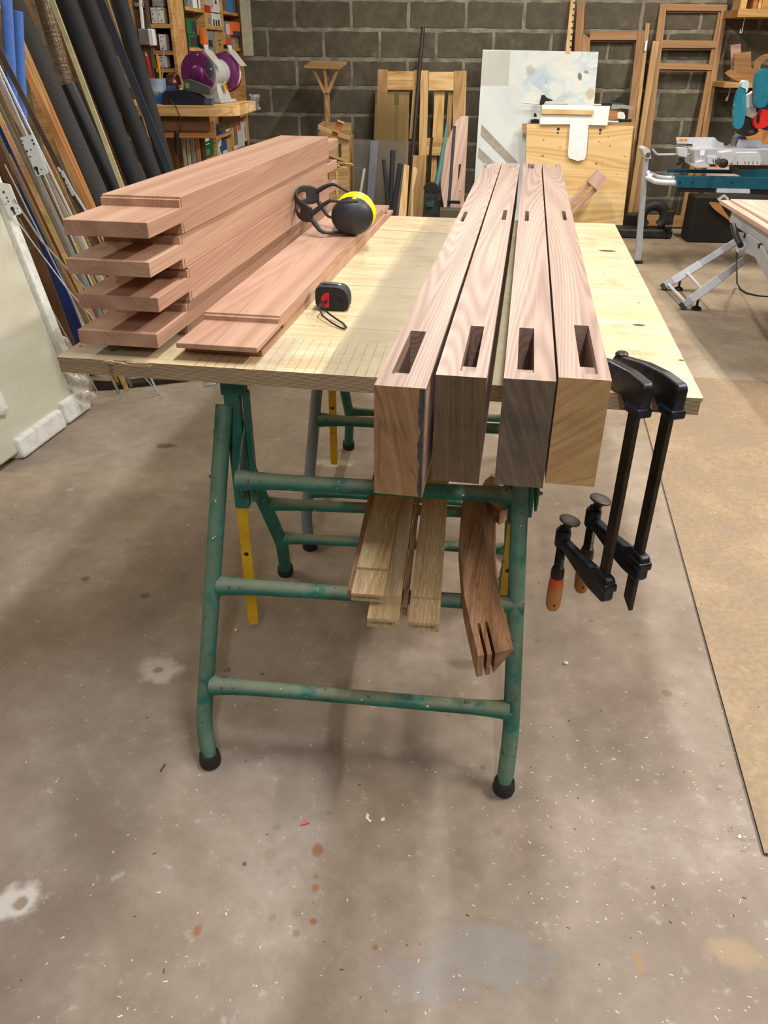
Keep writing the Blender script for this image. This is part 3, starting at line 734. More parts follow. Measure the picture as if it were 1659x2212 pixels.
# headband: a U-shaped strip with a slot in each side
Fc, Bc, Kc = yp(676,464,2.415), yp(641,433,2.495), yp(690,423,2.575)
nu, nv = 24, 6; vs = []; fs = []
for i in range(nu+1):
    u = i/nu; s = math.sin(math.pi*u); k = (1-math.cos(math.pi*u))/2
    e = Fc.lerp(Kc, k); p = Vector((e.x+(Bc.x-(Fc.x+Kc.x)/2)*s**.8, e.y, 0))
    zc = (Fc.z*(1-k)+Kc.z*k)+(Bc.z-(Fc.z+Kc.z)/2)*s
    hh = .0215+.006*s + (.004 if .06<u<.94 else 0)
    for j in range(nv+1): vs.append((p.x, p.y, zc+hh*(2*j/nv-1)))
for i in range(nu):
    for j in range(nv):
        if j in (2,3) and (5 <= i <= 10 or 13 <= i <= 18): continue
        a = i*(nv+1)+j; fs.append((a, a+nv+1, a+nv+2, a+1))
hb = build('headband', MB().add(vs, fs), plain('headband_rubber','302b29',.6,0,.15,60), None, root, smooth='all', solid=.0045, sub=1)
def prong(pts, r, nm='headband_arm'):
    rod(nm, [yp(x, y, Y) for x, y, Y in pts], r, bpy.data.materials['headband_rubber'], root, 10)
prong(((674,461,2.415),(684,454,2.412),(697,443,2.405),(711,434,2.40),(720,434,2.398),(741,436,2.395)), [.0075,.0078,.006,.005,.0042,.003])
prong(((740,436,2.395),(774,435.5,2.39)), .0042, 'arm_sleeve')
prong(((674,474,2.415),(681,484,2.41),(690,496,2.40),(698,501.5,2.395),(706,503,2.40),(745,502.5,2.44)), [.0075,.0078,.0065,.0055,.0042,.003])
prong(((687,412,2.575),(697,406,2.572),(709,400.5,2.568),(719,398,2.563),(727,400.5,2.56),(749,413,2.545)), [.0075,.0075,.006,.005,.0042,.003])
prong(((748,412.5,2.545),(776,427,2.515)), .0042, 'arm_sleeve')
prong(((688,436,2.575),(695,446,2.572),(703,459,2.565),(709,467,2.555),(722,473,2.54)), [.0075,.0075,.006,.0045,.003])

# ------------------------------------------------------------------ tape measure
tp = zp(720, 673, TZ)
tr = thing('tape_measure', 'black tape measure with a red button and wrist loop on the bench top', 'tape measure', (tp.x, tp.y, TZ))
MT = T(tp.x-.002, tp.y+.028, TZ+.0003) @ RZ(-.06)
W_, H_ = .0388, .0545
poly = chaikin([(-W_,-.001),(W_-.004,-.001),(W_+.001,.010),(W_+.001,H_-.022),(W_-.008,H_-.004),(W_-.026,H_+.001),(-W_+.006,H_+.001),(-W_-.001,H_-.008)], 2)
low_ = min(y_ for x_, y_ in poly); poly = [(x_, y_-low_) for x_, y_ in poly]
XZ = Matrix(((1,0,0,0),(0,0,-1,0),(0,1,0,0),(0,0,0,1)))
build('case', MB().prism(poly, -.024, .026), BLACKR, MT @ XZ, tr, bevel=.0075, seg=4, smooth=True)
ribs = MB()
for i, x in enumerate((0,.0055,.011,.0165,.022,.0275)):
    ribs.box(x-.0017, x+.0017, .008+abs(x-.012)*.05, H_-.012-max(0,x-.016)*.5, -.0250, .0268)
build('grip_ribs', ribs, BLACKR, MT @ XZ, tr, bevel=.001)
build('red_button', MB().prism([(-.025,.010),(-.007,.008),(-.005,.043),(-.016,.043),(-.024,.034)], .0235, .0285), REDP, MT @ XZ, tr, bevel=.0015)
CLEAR = plain('clip_metal','aeb4ba',.2,.8,.05,20)
build('belt_clip', MB().tube([(-.026,.004,H_-.001),(-.022,.004,H_+.005),(-.010,.004,H_+.0035),(.010,.004,H_+.003),(.018,.004,H_+.0005),(.020,.004,H_-.004)], .0075, 8, flat=.18), CLEAR, MT, tr, smooth=True)
def pz(x, y, h): return zp(x, y, TZ+h)
loop = [pz(706,651,.024),pz(698,651,.028),pz(691,657,.028),pz(690,668,.021),pz(697,682,.011),pz(716,697,.006),pz(735,707.5,.0035),pz(744,711,.003),pz(748.5,707,.003),pz(742,699,.0035),pz(722,686,.008),pz(706,674,.014),pz(697,664,.021),pz(699,657,.026),pz(706,653,.024)]
rod('wrist_loop', loop, .0021, BLACKP, tr, 8)

# ------------------------------------------------------------------ floor sheet and debris
HB = plain('hardboard_sheet', 'a98e6b', .75, 0, .12, 5, .15)
pf = [zp(1650,1845,.004), zp(1392,905,.004)]
d = (pf[1]-pf[0]).normalized()
n_ = Vector((d.y, -d.x, 0))
e0 = pf[0]; e1 = e0+d*2.75
poly = [e0, e0+n_*1.22, e1+n_*1.22, e1]
hbm = NM('brown_hardboard', .7, 0, .3); co = hbm.coord(); a = hbm.noise(co, 3, 5, .65, .4); b = hbm.noise(co, 60, 4, .7)
cc = hbm.ramp(hbm.math('MULTIPLY_ADD', a, .6, hbm.math('MULTIPLY', b, .4)), [(.35,'7d6a54'),(.5,'947f64'),(.65,'a89377')])
cc = hbm.mix(hbm.ramp(a, [(.3,.4),(.5,0.0)]), cc, '9c8f7d'); hbm.base(cc); hbm.bump(b, .2, .002)
o = build('hardboard_sheet', MB().prism([(p.x-e0.x, p.y-e0.y) for p in poly], 0, .0045, 1, 0), [hbm.mat, plain('sheet_edge','5b4836',.9)], T(e0.x, e0.y, .0035), bevel=.0008)
tag(o, 'large thin brown hardboard sheet lying on the floor along the right', 'board')
rr = random.Random(11)
mats = [plain('chip_pale','d8c7a3',.8), plain('chip_brown','5e4a37',.9), plain('chip_white','e6e3dc',.8), plain('chip_stone','8f8a82',.9)]
mb = MB()
for i in range(900):
    px, py = rr.uniform(0, 1659), 820+1390*rr.random()**.8
    p = zp(px, py, 0)
    if i % 3 == 0: p = zp(rr.uniform(1100,1640), rr.uniform(1500,2000), 0)
    s = rr.uniform(.0004,.0013); l = s*rr.uniform(1,3.5); a = rr.uniform(0,3.14); c_, s_ = math.cos(a), math.sin(a)
    h = s*.6; q = []
    for x, y in ((-l,-s),(l,-s),(l,s),(-l,s)): q.append((p.x+x*c_-y*s_, p.y+x*s_+y*c_))
    if (p.x > .66 and p.y > 1.0) : z0 = .0082
    else: z0 = .0002
    mb.hexa([(x,y,z0) for x,y in q]+[(p.x+(x-p.x)*.7, p.y+(y-p.y)*.7, z0+h) for x,y in q], rr.choice([0,0,0,0,0,1,2,2]))
o = build('floor_debris', mb, mats); o['kind'] = 'stuff'; tag(o, 'scattered sawdust crumbs and tiny wood chips on the concrete', 'debris')
def pebble(label, px, py, r, mat, name='pebble', cat='debris'):
    p = zp(px, py, 0); q = random.Random(px); vs = []; prof = []
    mb = MB().lathe([(r*.5,0),(r,r*.25),(r*.8,r*.7),(r*.35,r*.95)], 7)
    mb.v = [(x*q.uniform(.8,1.25), y*q.uniform(.7,1.1), z) for x, y, z in mb.v]
    tag(build(name, mb, mat, T(p.x, p.y, .0004)), label, cat)
pebble('small grey stone on the floor just right of the near left leg', 489, 1447, .0085, mats[3])
pebble('smaller grey stone right of the other one by the near trestle', 565, 1455, .006, mats[3])
pebble('tan crumb on the floor right of the yellow strap end', 510, 1362, .006, mats[0], 'crumb')
pebble('white crumb on the floor under the right clamp', 1222, 1434, .007, mats[2], 'crumb')
def flake(label, pts, h, mat, name):
    P = [zp(x, y, 0) for x, y in pts]; o = P[0]
    tag(build(name, MB().prism([(p.x-o.x, p.y-o.y) for p in P], 0, h), mat, T(o.x, o.y, .0005)), label, 'debris')
flake('orange red plastic scrap on the floor in front of the trestle', [(648,1784),(652,1779),(664,1774),(668,1779),(656,1783)], .003, plain('red_scrap','e8604a',.5), 'plastic_scrap')
flake('white paper flake on the floor, left of a smaller one', [(789,1768),(793,1757),(798,1762),(796,1768),(802,1774),(800,1778)], .0015, mats[2], 'paper_flake')
flake('small white flake right of the longer white flake on the floor', [(822,1774),(824,1768),(830,1766),(832,1772),(827,1775)], .0015, mats[2], 'paper_flake')
flake('white flake on the floor near the corner of the hardboard sheet', [(1592,1808),(1598,1803),(1603,1809),(1596,1812)], .0015, mats[2], 'paper_flake')
flake('dark splinter on the floor left of the near left rubber foot', [(345,1666),(356,1650),(358,1652),(348,1668)], .0015, mats[1], 'wood_splinter')
# ------------------------------------------------------------------ left: leaning rods, tubes and strips
def depth_of(P): return (Vector(P)-CAMP).dot(fw)
def lean_pts(top, low, Y, ext=0.0, zbase=.004, Y2=None):
    a = yp(top[0], top[1], Y if Y2 is None else Y2); b = yp(low[0], low[1], Y); d = (a-b).normalized()
    b2 = b + d*((zbase-b.z)/d.z); return b2, a + d*ext, a, b
def strip_lean(name, label, cat, top, low, Y, wpx, mat, t=.004, ext=0.0, group=None, parent=None, zb=.004, bevel=.0008, full=True):
    b, a, ta, tb = lean_pts(top, low, Y, ext, zb)
    w = wpx*depth_of(ta)/FPX
    if not full: b = tb
    o = bar(name, b, a, w, t, mat, parent, (0,-1,.25), bevel)
    return tag(o, label, cat, group) if parent is None else o
def tube_lean(name, label, cat, top, low, Y, wpx, mat, ext=0.0, zb=None, n=20, full=True, hollow=False, flat=None):
    b, a, ta, tb = lean_pts(top, low, Y, ext, .01)
    r = wpx*depth_of(ta)/FPX/2
    if not full: b = tb
    o = Vector(b); mb = MB().tube([Vector((0,0,0)), (a-b)*.5, a-b], r, n, flat=flat)
    if hollow: mb.tube([(a-b)*.98, (a-b)*1.0005], r*.45, n)
    return tag(build(name, mb, mat, T(*o), None, smooth=True), label, cat)
tube_lean('foam_tube','short blue foam tube, the left one of two, at the top left','foam tube',(13,-10),(22,140),3.86,24,BLUEFOAM,.35, full=True)
tube_lean('foam_tube','blue foam tube with its round top end in view, right of the longer blue one','foam tube',(38,24),(45,180),3.99,22,BLUEFOAM,0)
# wooden strips behind the rods
strip_lean('wooden_strip','orange wooden strip right behind the blue foam tubes','timber',(50,135),(171,395),4.10,13,COPPERW,.02,.5)
strip_lean('wooden_strip','tan brown wooden strip, second of three beside the blue foam tubes','timber',(52,115),(140,340),4.22,13,PINE_D,.02,.5)
strip_lean('wooden_strip','orange brown wooden strip next to the thick charcoal foam length','timber',(62,129),(181,403),4.34,13,COPPERW,.02,.5)
tube_lean('pipe_insulation','thick charcoal foam length left of the plastic wrapped brown tube','pipe insulation',(28,0),(208,405),4.55,42,BLACKFOAM2,.3)
# wrapped tube pushed into a black sleeve
WRAP = NM('wrapped_cardboard', .16, 0, .7); c_ = WRAP.noise(WRAP.coord((4,4,30)), 4, 3); WRAP.base(WRAP.ramp(c_, [(.3,'5e4c38'),(.7,'8f7b62')])); WRAP.bump(c_, .5, .004)
tube_lean('cardboard_tube','brown cardboard tube in shiny clear plastic standing in a black sleeve','tube',(92,0),(146,188),4.75,34,WRAP.mat,.3,full=False)
b, a, ta, tb = lean_pts((145,183),(258,430),4.75,0,.01)
r = 21*depth_of(ta)/FPX
sl = MB()
d_ = a-b
for rr_ in (r, r*.93): sl.tube([Vector((0,0,0)), d_], rr_, 20, caps=False)
tag(build('foam_sleeve', sl, BLACKP, T(*b), None, smooth=True), 'black foam sleeve holding the plastic wrapped cardboard tube', 'pipe insulation')
strip_lean('trim_strip','cream painted strip between the black foam tubes','trim',(112,0),(238,335),4.62,11,CREAM,.012,.3)
tube_lean('pipe_insulation','wide black foam tube just right of the cream strip','pipe insulation',(142,0),(294,395),4.85,43,BLACKFOAM,.3)
tube_lean('pipe_insulation','black foam tube, second to the right of the cream strip','pipe insulation',(186,0),(333,381),5.05,37,BLACKFOAM,.3)
strip_lean('rubber_strip','flat black rubber strip between the two rightmost foam tubes','rubber strip',(217,0),(366,372),5.10,17,plain('slate_rubber','3c424e',.5,0,.15,40),.012,.3)
tube_lean('pipe_insulation','rightmost black foam tube, beside the cubby shelf','pipe insulation',(257,0),(350,330),5.30,36,BLACKFOAM,.3)
strip_lean('wooden_strip','pale wooden strip showing between the foam tubes and the cubby shelf','timber',(226,0),(330,300),5.42,15,PINE,.012,.3)
bk = build('dark_gap_backing', MB().box(-2.42, -2.03, 5.455, 5.467, .003, 2.2), BROWNW, None, None, bevel=.001)  # added dark sheet, keeps the gaps between the tubes dark
tag(bk, 'dark brown sheet added to darken the gaps behind the leaning foam tubes', 'board')

# metal window-fittings: each a rod or a gearbox strip
rods = [
 ('espagnolette_rod','dark brown flat strip, front edge of the fan of metal rods','metal strip',(3,118),(131,368),3.62,12,plain('brown_anodised','5a473b',.5,.3),.004),
 ('espagnolette_rod','bright silver rod running down past the zinc lock case','metal rod',(0,146),(155,465),3.300,4.5,ZINC,.006),
 ('espagnolette_rod','second silver rod, close left of the bright one','metal rod',(0,160),(56,288),3.50,3.5,ZINC,.005),
 ('espagnolette_rod','light grey flat strip behind the silver rods','metal strip',(0,175),(60,296),3.54,8,GREYSTEEL,.003),
 ('espagnolette_rod','yellow zinc strip running behind the lock case','metal strip',(0,190),(145,467),3.58,11,GOLDZ,.003),
 ('espagnolette_rod','olive grey strip left of the lock case','metal strip',(0,203),(90,420),3.42,9,OLIVEMET,.004),
 ('espagnolette_rod','grey olive strip with a small plate, left of the olive grey one','metal strip',(0,232),(90,424),3.38,9,plain('grey_olive','807c6b',.5,.4),.004),
 ('espagnolette_rod','bright gold strip with screw holes at the left edge','metal strip',(0,256),(96,461),3.34,12,GOLDZ,.003),
 ('espagnolette_rod','narrow olive strip left of the bright gold strip','metal strip',(0,300),(58,424),3.30,8,OLIVEMET,.004),
 ('wooden_strip','orange brown wooden strip beside the navy blue panel','timber',(20,340),(181,678),3.40,10,COPPERW,.01),
 ('espagnolette_rod','yellow strip right of the bright silver rod','metal strip',(95,320),(161,460),3.66,6,GOLDZ,.003),
 ('espagnolette_rod','white metal rod below the small grey latch plate','metal rod',(128,366),(228,523),3.615,4.5,ZINC,.006),
 ('espagnolette_rod','grey steel strip between the stacked rail ends','metal strip',(72,360),(200,640),3.48,9,GREYSTEEL,.003),
 ('espagnolette_rod','dull gold strip low down beside the stacked rail ends','metal strip',(100,389),(240,690),3.56,10,GOLDZ,.003),
 ('espagnolette_rod','pale yellow strip seen between the middle rail ends','metal strip',(135,440),(262,700),3.64,9,plain('pale_zinc_yellow','b9b068',.4,.6),.003),
 ('espagnolette_rod','thin brown strip farthest right in the fan of rods','metal strip',(160,440),(275,690),3.74,7,plain('brown_strip','6b4a33',.6),.004),
]
for nm, lb, ct, tp_, lw, Y, w, m, t in rods:
    strip_lean(nm, lb, ct, tp_, lw, Y, w, m, t, .35 if tp_[0] < 5 else .01)
def thin(label, pts, r, Ys):
    P = [yp(x, y, Y) for (x, y), Y in zip(pts, Ys)]
    d = (P[-1]-P[-2]).normalized(); P.append(P[-1] + d*((.006-P[-1].z)/d.z))
    tag(rod('thin_rod', P, r, GREYSTEEL, None, 8), label, 'metal rod')
thin('thin beige rod crossing in front of the navy blue panel', [(10,355),(188,711)], .0032, [3.24,3.24])
thin('silver tube running down from the white lock case at the left edge', [(30,430),(90,521),(154,591)], .004, [3.075,3.16,3.26])
thin('thin grey rod crossing low over the navy blue panel', [(34,474),(145,624),(208,696)], .003, [3.16,3.18,3.20])
thin('thin pale rod beside the white slab', [(95,640),(155,747)], .0032, [3.28,3.28])
strip_lean('wooden_board','dark board standing close behind the fan of metal rods','board',(-38,150),(84,400),3.80,66,BROWNW,.012,.5)
NAVYP = plain('navy_panel','1c2f66',.45,0,.15,8)
strip_lean('painted_board','navy blue board leaning behind the white slab','board',(8,330),(170,735),3.52,40,NAVYP,.012,.2)
strip_lean('wooden_board','dark brown board leaning between the white slab and the navy board','board',(40,440),(150,740),3.44,24,BROWNW,.012,.5)

# lock cases
def lockcase(label, quad, Y, key, sq, mat=ZINC):
    c = [yp(x, y, Y) for x, y in quad]
    o = sum(c, Vector())/4; F = frame(o, c[1]-c[0], (c[1]-c[0]).cross(c[3]-c[0])); inv = F.inverted()
    l = [inv @ q for q in c]
    root = thing('lock_case', label, 'lock', M=F)
    build('case_plate', MB().prism([(q.x,q.y) for q in l], -.012, 0), mat, F, root, bevel=.003)
    def P(x, y): q = inv @ pp(x, y, o, F.to_3x3() @ Vector((0,0,1))); return q.x, q.y
    kx, ky = P(*key[0]); tx, ty = P(*key[1]); dx, dy = tx-kx, ty-ky; L = math.hypot(dx, dy); ux, uy = dx/L, dy/L; vx, vy = -uy, ux
    rr_ = L*.36; pts = []
    for i in range(12):
        a = math.pi*.15+(2*math.pi-.3*math.pi)*i/11
        pts.append((kx+rr_*(math.cos(a)*ux-math.sin(a)*vx*1), ky+rr_*(math.cos(a)*uy-math.sin(a)*vy*1)))
    pts += [(tx+vx*rr_*.5, ty+vy*rr_*.5), (tx-vx*rr_*.5, ty-vy*rr_*.5)]
    ar = sum(pts[i][0]*pts[(i+1)%len(pts)][1]-pts[(i+1)%len(pts)][0]*pts[i][1] for i in range(len(pts)))
    if ar < 0: pts = pts[::-1]
    build('keyhole', MB().prism(pts, .0002, .0012), BLACKP, F, root)
    for (x, y), r in sq:
        qx, qy = P(x, y); s = r*depth_of(o)/FPX
        build('screw_hole', MB().lathe([(s,.0002),(s,.0012)], 10, off=(qx,qy,0)), BLACKP, F, root)
    return root
lockcase('zinc lock case with a dark keyhole on the silver rod at the left', [(43,297),(69,291),(104,374),(80,381)][::-1], 3.284, ((78,364),(84,377)),
         (((48,304.5),1.6),((58,327),2.4),((67,323.5),1.6),((65,338.5),1.8),((89,366),1.5),((50,313),1.6),((70,303),2.2),((73,311),2.2)))
lockcase('white lock case cut off by the left edge, below the other one', [(22,470),(45,462),(20,399),(-14,392)], 3.08, ((27,451),(33,463)),
         (((8,415),2.6),((15,427),1.8),((18,435),1.8),((12,441),1),((38,450),1.2)), plain('white_lock','e6e8e4',.45,.2,.05,30))
lockcase('small grey latch plate low on the white rod', [(129,371),(134,368),(163,421),(156,424)][::-1], 3.60, ((138,386),(141,391)), (((131,373),1.2),((147,400),1.2)))
lockcase('dull lock plate with a dark slot, in shadow over the navy board', [(33,474),(40,470),(74,535),(58,542)][::-1], 3.172, ((52,524),(57,534)), (((40,490),1),((60,525),1)), OLIVEMET)
# dark steel rack foot on the floor
p = [zp(205,845,0), zp(252,842,0), zp(412,824,0), zp(400,815,0), zp(240,832,0), zp(203,830,0)]
o0 = p[0]
tag(build('rack_foot', MB().prism([(q.x-o0.x, q.y-o0.y) for q in p], 0, .02), DARKSTEEL, T(o0.x, o0.y, .0005), bevel=.002), 'low dark steel rack foot on the floor under the leaning rods', 'rack')

# ------------------------------------------------------------------ white wrapped slab in the left foreground
A0 = zp(45,998,0); B0 = zp(196,884,0); A0.z = B0.z = .003
T0 = yp(0,385,3.14)
dl = (B0-A0).normalized(); upv = (T0-B0); upv = (upv - dl*upv.dot(dl)).normalized()
F = frame(A0, dl, dl.cross(upv)); 
if (F.to_3x3() @ Vector((0,0,1))).x < 0: F = frame(A0, dl, -dl.cross(upv))
LW = (B0-A0).length; HH = 1.75
inv = F.inverted(); sy = 1 if (inv.to_3x3() @ upv).y > 0 else -1
slab = thing('wrapped_slab', 'large white plastic wrapped slab with foam edges leaning at the left edge', 'slab', M=F)
FILM = NM('cloudy_film', .28, 0, .5); c_ = FILM.coord((1,3.5,1)); n1 = FILM.noise(c_, 2, 3, .5, .3)
FILM.base(FILM.ramp(n1, [(.3,'c3bfa6'),(.5,'d0ccb6'),(.7,'dad7c4')])); FILM.bump(n1, .15, .006)
POLY = NM('polystyrene', .85, 0, .2); n2 = POLY.vor(POLY.coord(), 160); n3 = POLY.noise(POLY.coord(), 20, 4, .7)
cc = POLY.ramp(n3, [(.3,'d2cfc0'),(.55,'eceae2')]); cc = POLY.mix(POLY.ramp(n3, [(.66,0.0),(.74,.8)]), cc, 'a58f68'); POLY.base(cc); POLY.bump(n2, .35, .002)
def Y_(y): return y*sy
def sbx(nm, x0, x1, y0, y1, z0, z1, mat, bv=.004, label=None):
    a, b = sorted((Y_(y0), Y_(y1))); q = build(nm, MB().box(x0, x1, a, b, z0, z1), mat, F, slab, bevel=bv, seg=2)
    if label: q['label'] = label
    return q
sbx('wrapped_core', .01, LW-.05, .04, HH, -.075, -.012, FILM.mat, .02)
sbx('foam_edge', LW-.05, LW, .11, HH, -.085, .004, POLY.mat, .006, 'long white foam edge strip')
sbx('foam_corner', .015, .33, .002, .085, -.085, .012, POLY.mat, .012, 'white foam corner block on the floor')
sbx('foam_corner', LW-.18, LW+.002, .002, .10, -.08, .006, POLY.mat, .012)
sbx('foam_corner', -.02, .045, .19, .33, -.06, .022, POLY.mat, .02, 'square foam pad at the left')
sbx('lower_wrap', -.10, .02, .03, HH, -.085, -.002, FILM.mat, .01)
# creases of the film and the bunched plastic at the corner
cr = MB(); rr = random.Random(4)
for i in range(13):
    x = rr.uniform(.06, LW-.12); y = rr.uniform(.25,.75); L_ = rr.uniform(.06,.16)
    cr.tube([(x, Y_(y), -.0125),(x+L_*.55, Y_(y+L_*.35), -.010),(x+L_, Y_(y+L_*.8), -.0125)], [.0008,.0022,.0008], 6)
q = build('film_crease', cr, FILM.mat, F, slab, smooth=True); q['kind'] = 'stuff'
CLR = NM('crumpled_plastic', .12, 0, .6); CLR.base('d9d2bd'); CLR.b.inputs['Alpha'].default_value = .62
vs = []; fs = []; nx, ny = 14, 26
for i in range(nx+1):
    for j in range(ny+1):
        x = LW-.085+.12*i/nx; y = .02+.36*j/ny
        k = math.sin(i*1.9+j*.7)*.012+math.sin(j*1.3+i*.4)*.010+rr.uniform(-.007,.007)
        taper = .25+.75*max(0, min(1, (1-j/ny)*2.2))
        vs.append((LW-.05+(x-(LW-.05))*taper+rr.uniform(-.003,.003), Y_(y), .014+k*taper))
for i in range(nx):
    for j in range(ny): a = i*(ny+1)+j; fs.append((a, a+ny+1, a+ny+2, a+1))
q = build('bunched_plastic', MB().add(vs, fs), CLR.mat, F, slab, smooth='all'); q['label'] = 'crumpled clear plastic bunched at the lower corner'

# ------------------------------------------------------------------ shelves at the back left
BX = -1.75
sh = thing('cubby_shelf', 'tall chipboard cubby shelf along the left wall beside the block wall', 'shelf', (BX-.2, 7.0, 0))
Yc = [xp(403,60,BX).y, xp(445,60,BX).y, xp(484,60,BX).y, xp(521,60,BX).y]
Yc[3] = min(Yc[3], WY-.03)
for i, yv in enumerate(Yc):
    build('upright', MB().box(BX-.36, BX, yv-.010, yv+.010, 0, 2.3), SHELFW if i else BLACKP, None, sh, bevel=.001)
BZ = [[],[],[]]
for yv0, yv1, pys in ((0,1,[(424,21.5),(424,106.5),(452,240),(455,347)]),(1,2,[(465,61),(465,121),(488,292),(490,345)]),(2,3,[(503,30),(505,107),(522,251),(522,325)])):
    for px, py in pys:
        z = xp(px, py, BX).z; BZ[yv0].append(z)
        build('shelf_board', MB().box(BX-.355, BX-.002, Yc[yv0]+.0105, Yc[yv1]-.0105, z-.011, z+.011), SHELFW, None, sh, bevel=.001)
build('back_panel', MB().box(BX-.372, BX-.361, Yc[0], Yc[3], 0, 2.3), WOODBROWN, None, sh)
build('end_panel', MB().box(BX-.37, BX-.004, Yc[0]-.034, Yc[0]-.011, 0, 2.3), WOODBROWN, None, sh, bevel=.001)
def sbox(name, label, cat, x0, x1, y0, y1, mat, dep=.16, ins=.02, face=None, bevel=.002):
    a = xp(x0, (y0+y1)/2, BX-ins); b = xp(x1, (y0+y1)/2, BX-ins); t_ = xp((x0+x1)/2, y0, BX-ins).z; u = xp((x0+x1)/2, y1, BX-ins).z
    ym = (a.y+b.y)/2; ci = 0 if ym < Yc[1] else (1 if ym < Yc[2] else 2)
    low = [z for z in BZ[ci] if z-.05 < u < z+.035] 
    if low: u = max(low)+.0118
    hi = [z for z in BZ[ci] if u+.03 < z and t_ > z-.0125]
    if hi: t_ = min(hi)-.0125
    a.y = max(a.y, Yc[ci]+.0115); b.y = min(b.y, Yc[ci+1]-.0115)
    w = b.y-a.y; M = T(BX-ins, (a.y+b.y)/2, u)
    mb = MB().box(-dep, 0, -w/2, w/2, 0, t_-u)
    mats = [mat]
    o = build(name, mb, mats, M, None, bevel=bevel)
    tag(o, label, cat)
    if face:
        for (fy0, fy1, fz0, fz1, fm) in face:
            f = build('printed_label', MB().box(.0002, .0012, -w/2+w*fy0, -w/2+w*fy1, (t_-u)*fz0, (t_-u)*fz1), fm, M, o)
    return o
LBLK = plain('print_dark','33363a',.7,0,.4,90); LWHT = WHITECARD; GREY = plain('grey_blister','8d9498',.4,0,.3,70); TANB = plain('tan_card','b89a6b',.8,0,.1,40)
BRBL = plain('bright_blue','2a7fd0',.5,0,.05,30)
sbox('blister_pack','grey blister pack on the top left cubby shelf board','pack',405,415,-14,12,GREY,.1)
sbox('carton','white carton with a green stripe on the top left cubby board','box',417,432,-14,14,WHITEP,.12,face=((.55,.7,.0,1,GREENBOX),))
sbox('carton','tall green carton with a dark picture in the left cubby','box',404,425,40,74,GREENBOX,.15,face=((.5,.95,.15,.85,LBLK),))
sbox('carton','low green carton with dark pictures standing under the tall green one','box',409,430,75,101.5,GREENBOX,.15,face=((.1,.5,.1,.8,LBLK),(.55,.95,.1,.8,LBLK)))
sbox('carton','small green carton behind the orange glue gun','box',436,444,76,101.5,GREENBOX,.12,face=((.1,.6,.7,1,LWHT),))
o = xp(432,70,BX-.1); tag(build('sanding_disc', MB().lathe([(.10,-.004),(.10,.004)], 28, ax='x'), TANB, T(o.x, o.y+.12, xp(424,102,BX).z+.115)), 'tan round sanding disc standing in the left cubby', 'disc')
gg = xp(437,104,BX); gz = gg.z
g = thing('glue_gun', 'bright orange tool hanging over the front of the left cubby board', 'tool', (BX+.012, gg.y, gz))
build('body', MB().prism([(-.05,.02),(.06,.0),(.07,.05),(.02,.06),(.0,.13),(-.05,.12)], -.014, .014), ORANGE, Matrix(((0,0,1,BX+.014),(1,0,0,gg.y),(0,1,0,gz),(0,0,0,1))), g, bevel=.006, seg=2)
build('lead', MB().tube([(BX+.014,gg.y+.01,gz+.002),(BX+.016,gg.y+.015,gz-.05),(BX+.012,gg.y+.03,gz-.085)], .010, 8), ORANGE, None, g, smooth=True)
sbox('carton','beige carton at the top of the middle cubby column','box',443,460,-14,13,plain('beige_card','b7b39c',.7),.14)
sbox('carton','white printed carton right of the beige one','box',461,477,-14,12,LWHT,.12,face=((.2,.5,.1,.4,LBLK),(.6,.8,.5,.8,LBLK)))
sbox('small_box','small red box above the yellow carton','box',446,455,14.5,27,REDP,.1)
sbox('small_box','white box lying tilted above the white drill packs','box',463,481,12,28,LWHT,.12)
sbox('carton','yellow carton with a grey window in the middle cubby','box',446,458,28,56,plain('mustard_card','c9a24b',.7),.12,face=((.2,.8,.15,.7,GREY),))
sbox('blister_pack','white packs with dark drill bits in the middle cubby','pack',459,479,30,56,LWHT,.08,face=((.05,.22,.05,.55,LBLK),(.35,.52,.05,.5,LBLK),(.65,.85,.05,.55,LBLK)))
sbox('blister_pack','grey blue blister pack left of the brown carton','pack',449,463,66,115,GREY,.10,face=((.1,.7,.3,.6,LBLK),))
sbox('carton','plain brown carton with two rows of small print','box',466,483,66,115,CARD,.2,face=((.4,.7,.55,.62,plain('print_brown','7a5c36',.8)),(.4,.7,.38,.44,bpy.data.materials['print_dark'])))
sbox('blister_pack','bright blue pack in the top right cubby','pack',493,503,-14,26,BRBL,.06,face=((.1,.9,.7,1,GREY),))
sbox('blister_pack','grey brown pack right of the bright blue one','pack',505,518,-14,26.5,plain('grey_brown_pack','6b655d',.6,0,.3,60),.06)
sbox('blister_pack','dull grey pack left of the bright blue one','pack',486,491.5,-14,25,plain('dull_pack','77706a',.6,0,.2,60),.06)
sbox('blister_pack','light grey hanging pack in the right cubby','pack',488,501,46,103,GREY,.05,face=((.1,.8,.5,.9,LWHT),))
sbox('blister_pack','orange topped pack with a navy base in the right cubby','pack',503,519,48,77,ORANGE,.05,ins=-.01,face=((0,1,0,.33,plain('navy_card','27355c',.6)),))
sbox('small_box','orange red box under the light grey hanging pack','box',490,498,81,104,plain('orange_red','e0522a',.5),.06,ins=-.01)
sbox('blister_pack','tan pack hanging under the orange and navy one','pack',503,515,79,103,TANB,.05,face=((.4,.9,.4,.9,GREY),))
sbox('bag','dark green printed bag in the lower left cubby','bag',442,473,286,346,plain('green_bag','0f5f38',.4,0,.2,25),.14,face=((.12,.5,.72,.84,LWHT),(.15,.5,.58,.62,LWHT),(.1,.45,.15,.4,plain('green_print','5f8a68',.6,0,.4,60))),bevel=.02)
sbox('carton','green carton left of the dark green bag','box',429,440,288,319,GREENBOX,.12,ins=.03)
sbox('small_box','pinkish packet under the green carton','packet',432,441,321,345,plain('pink_pack','a58a84',.6,0,.3,50),.1,ins=.03)
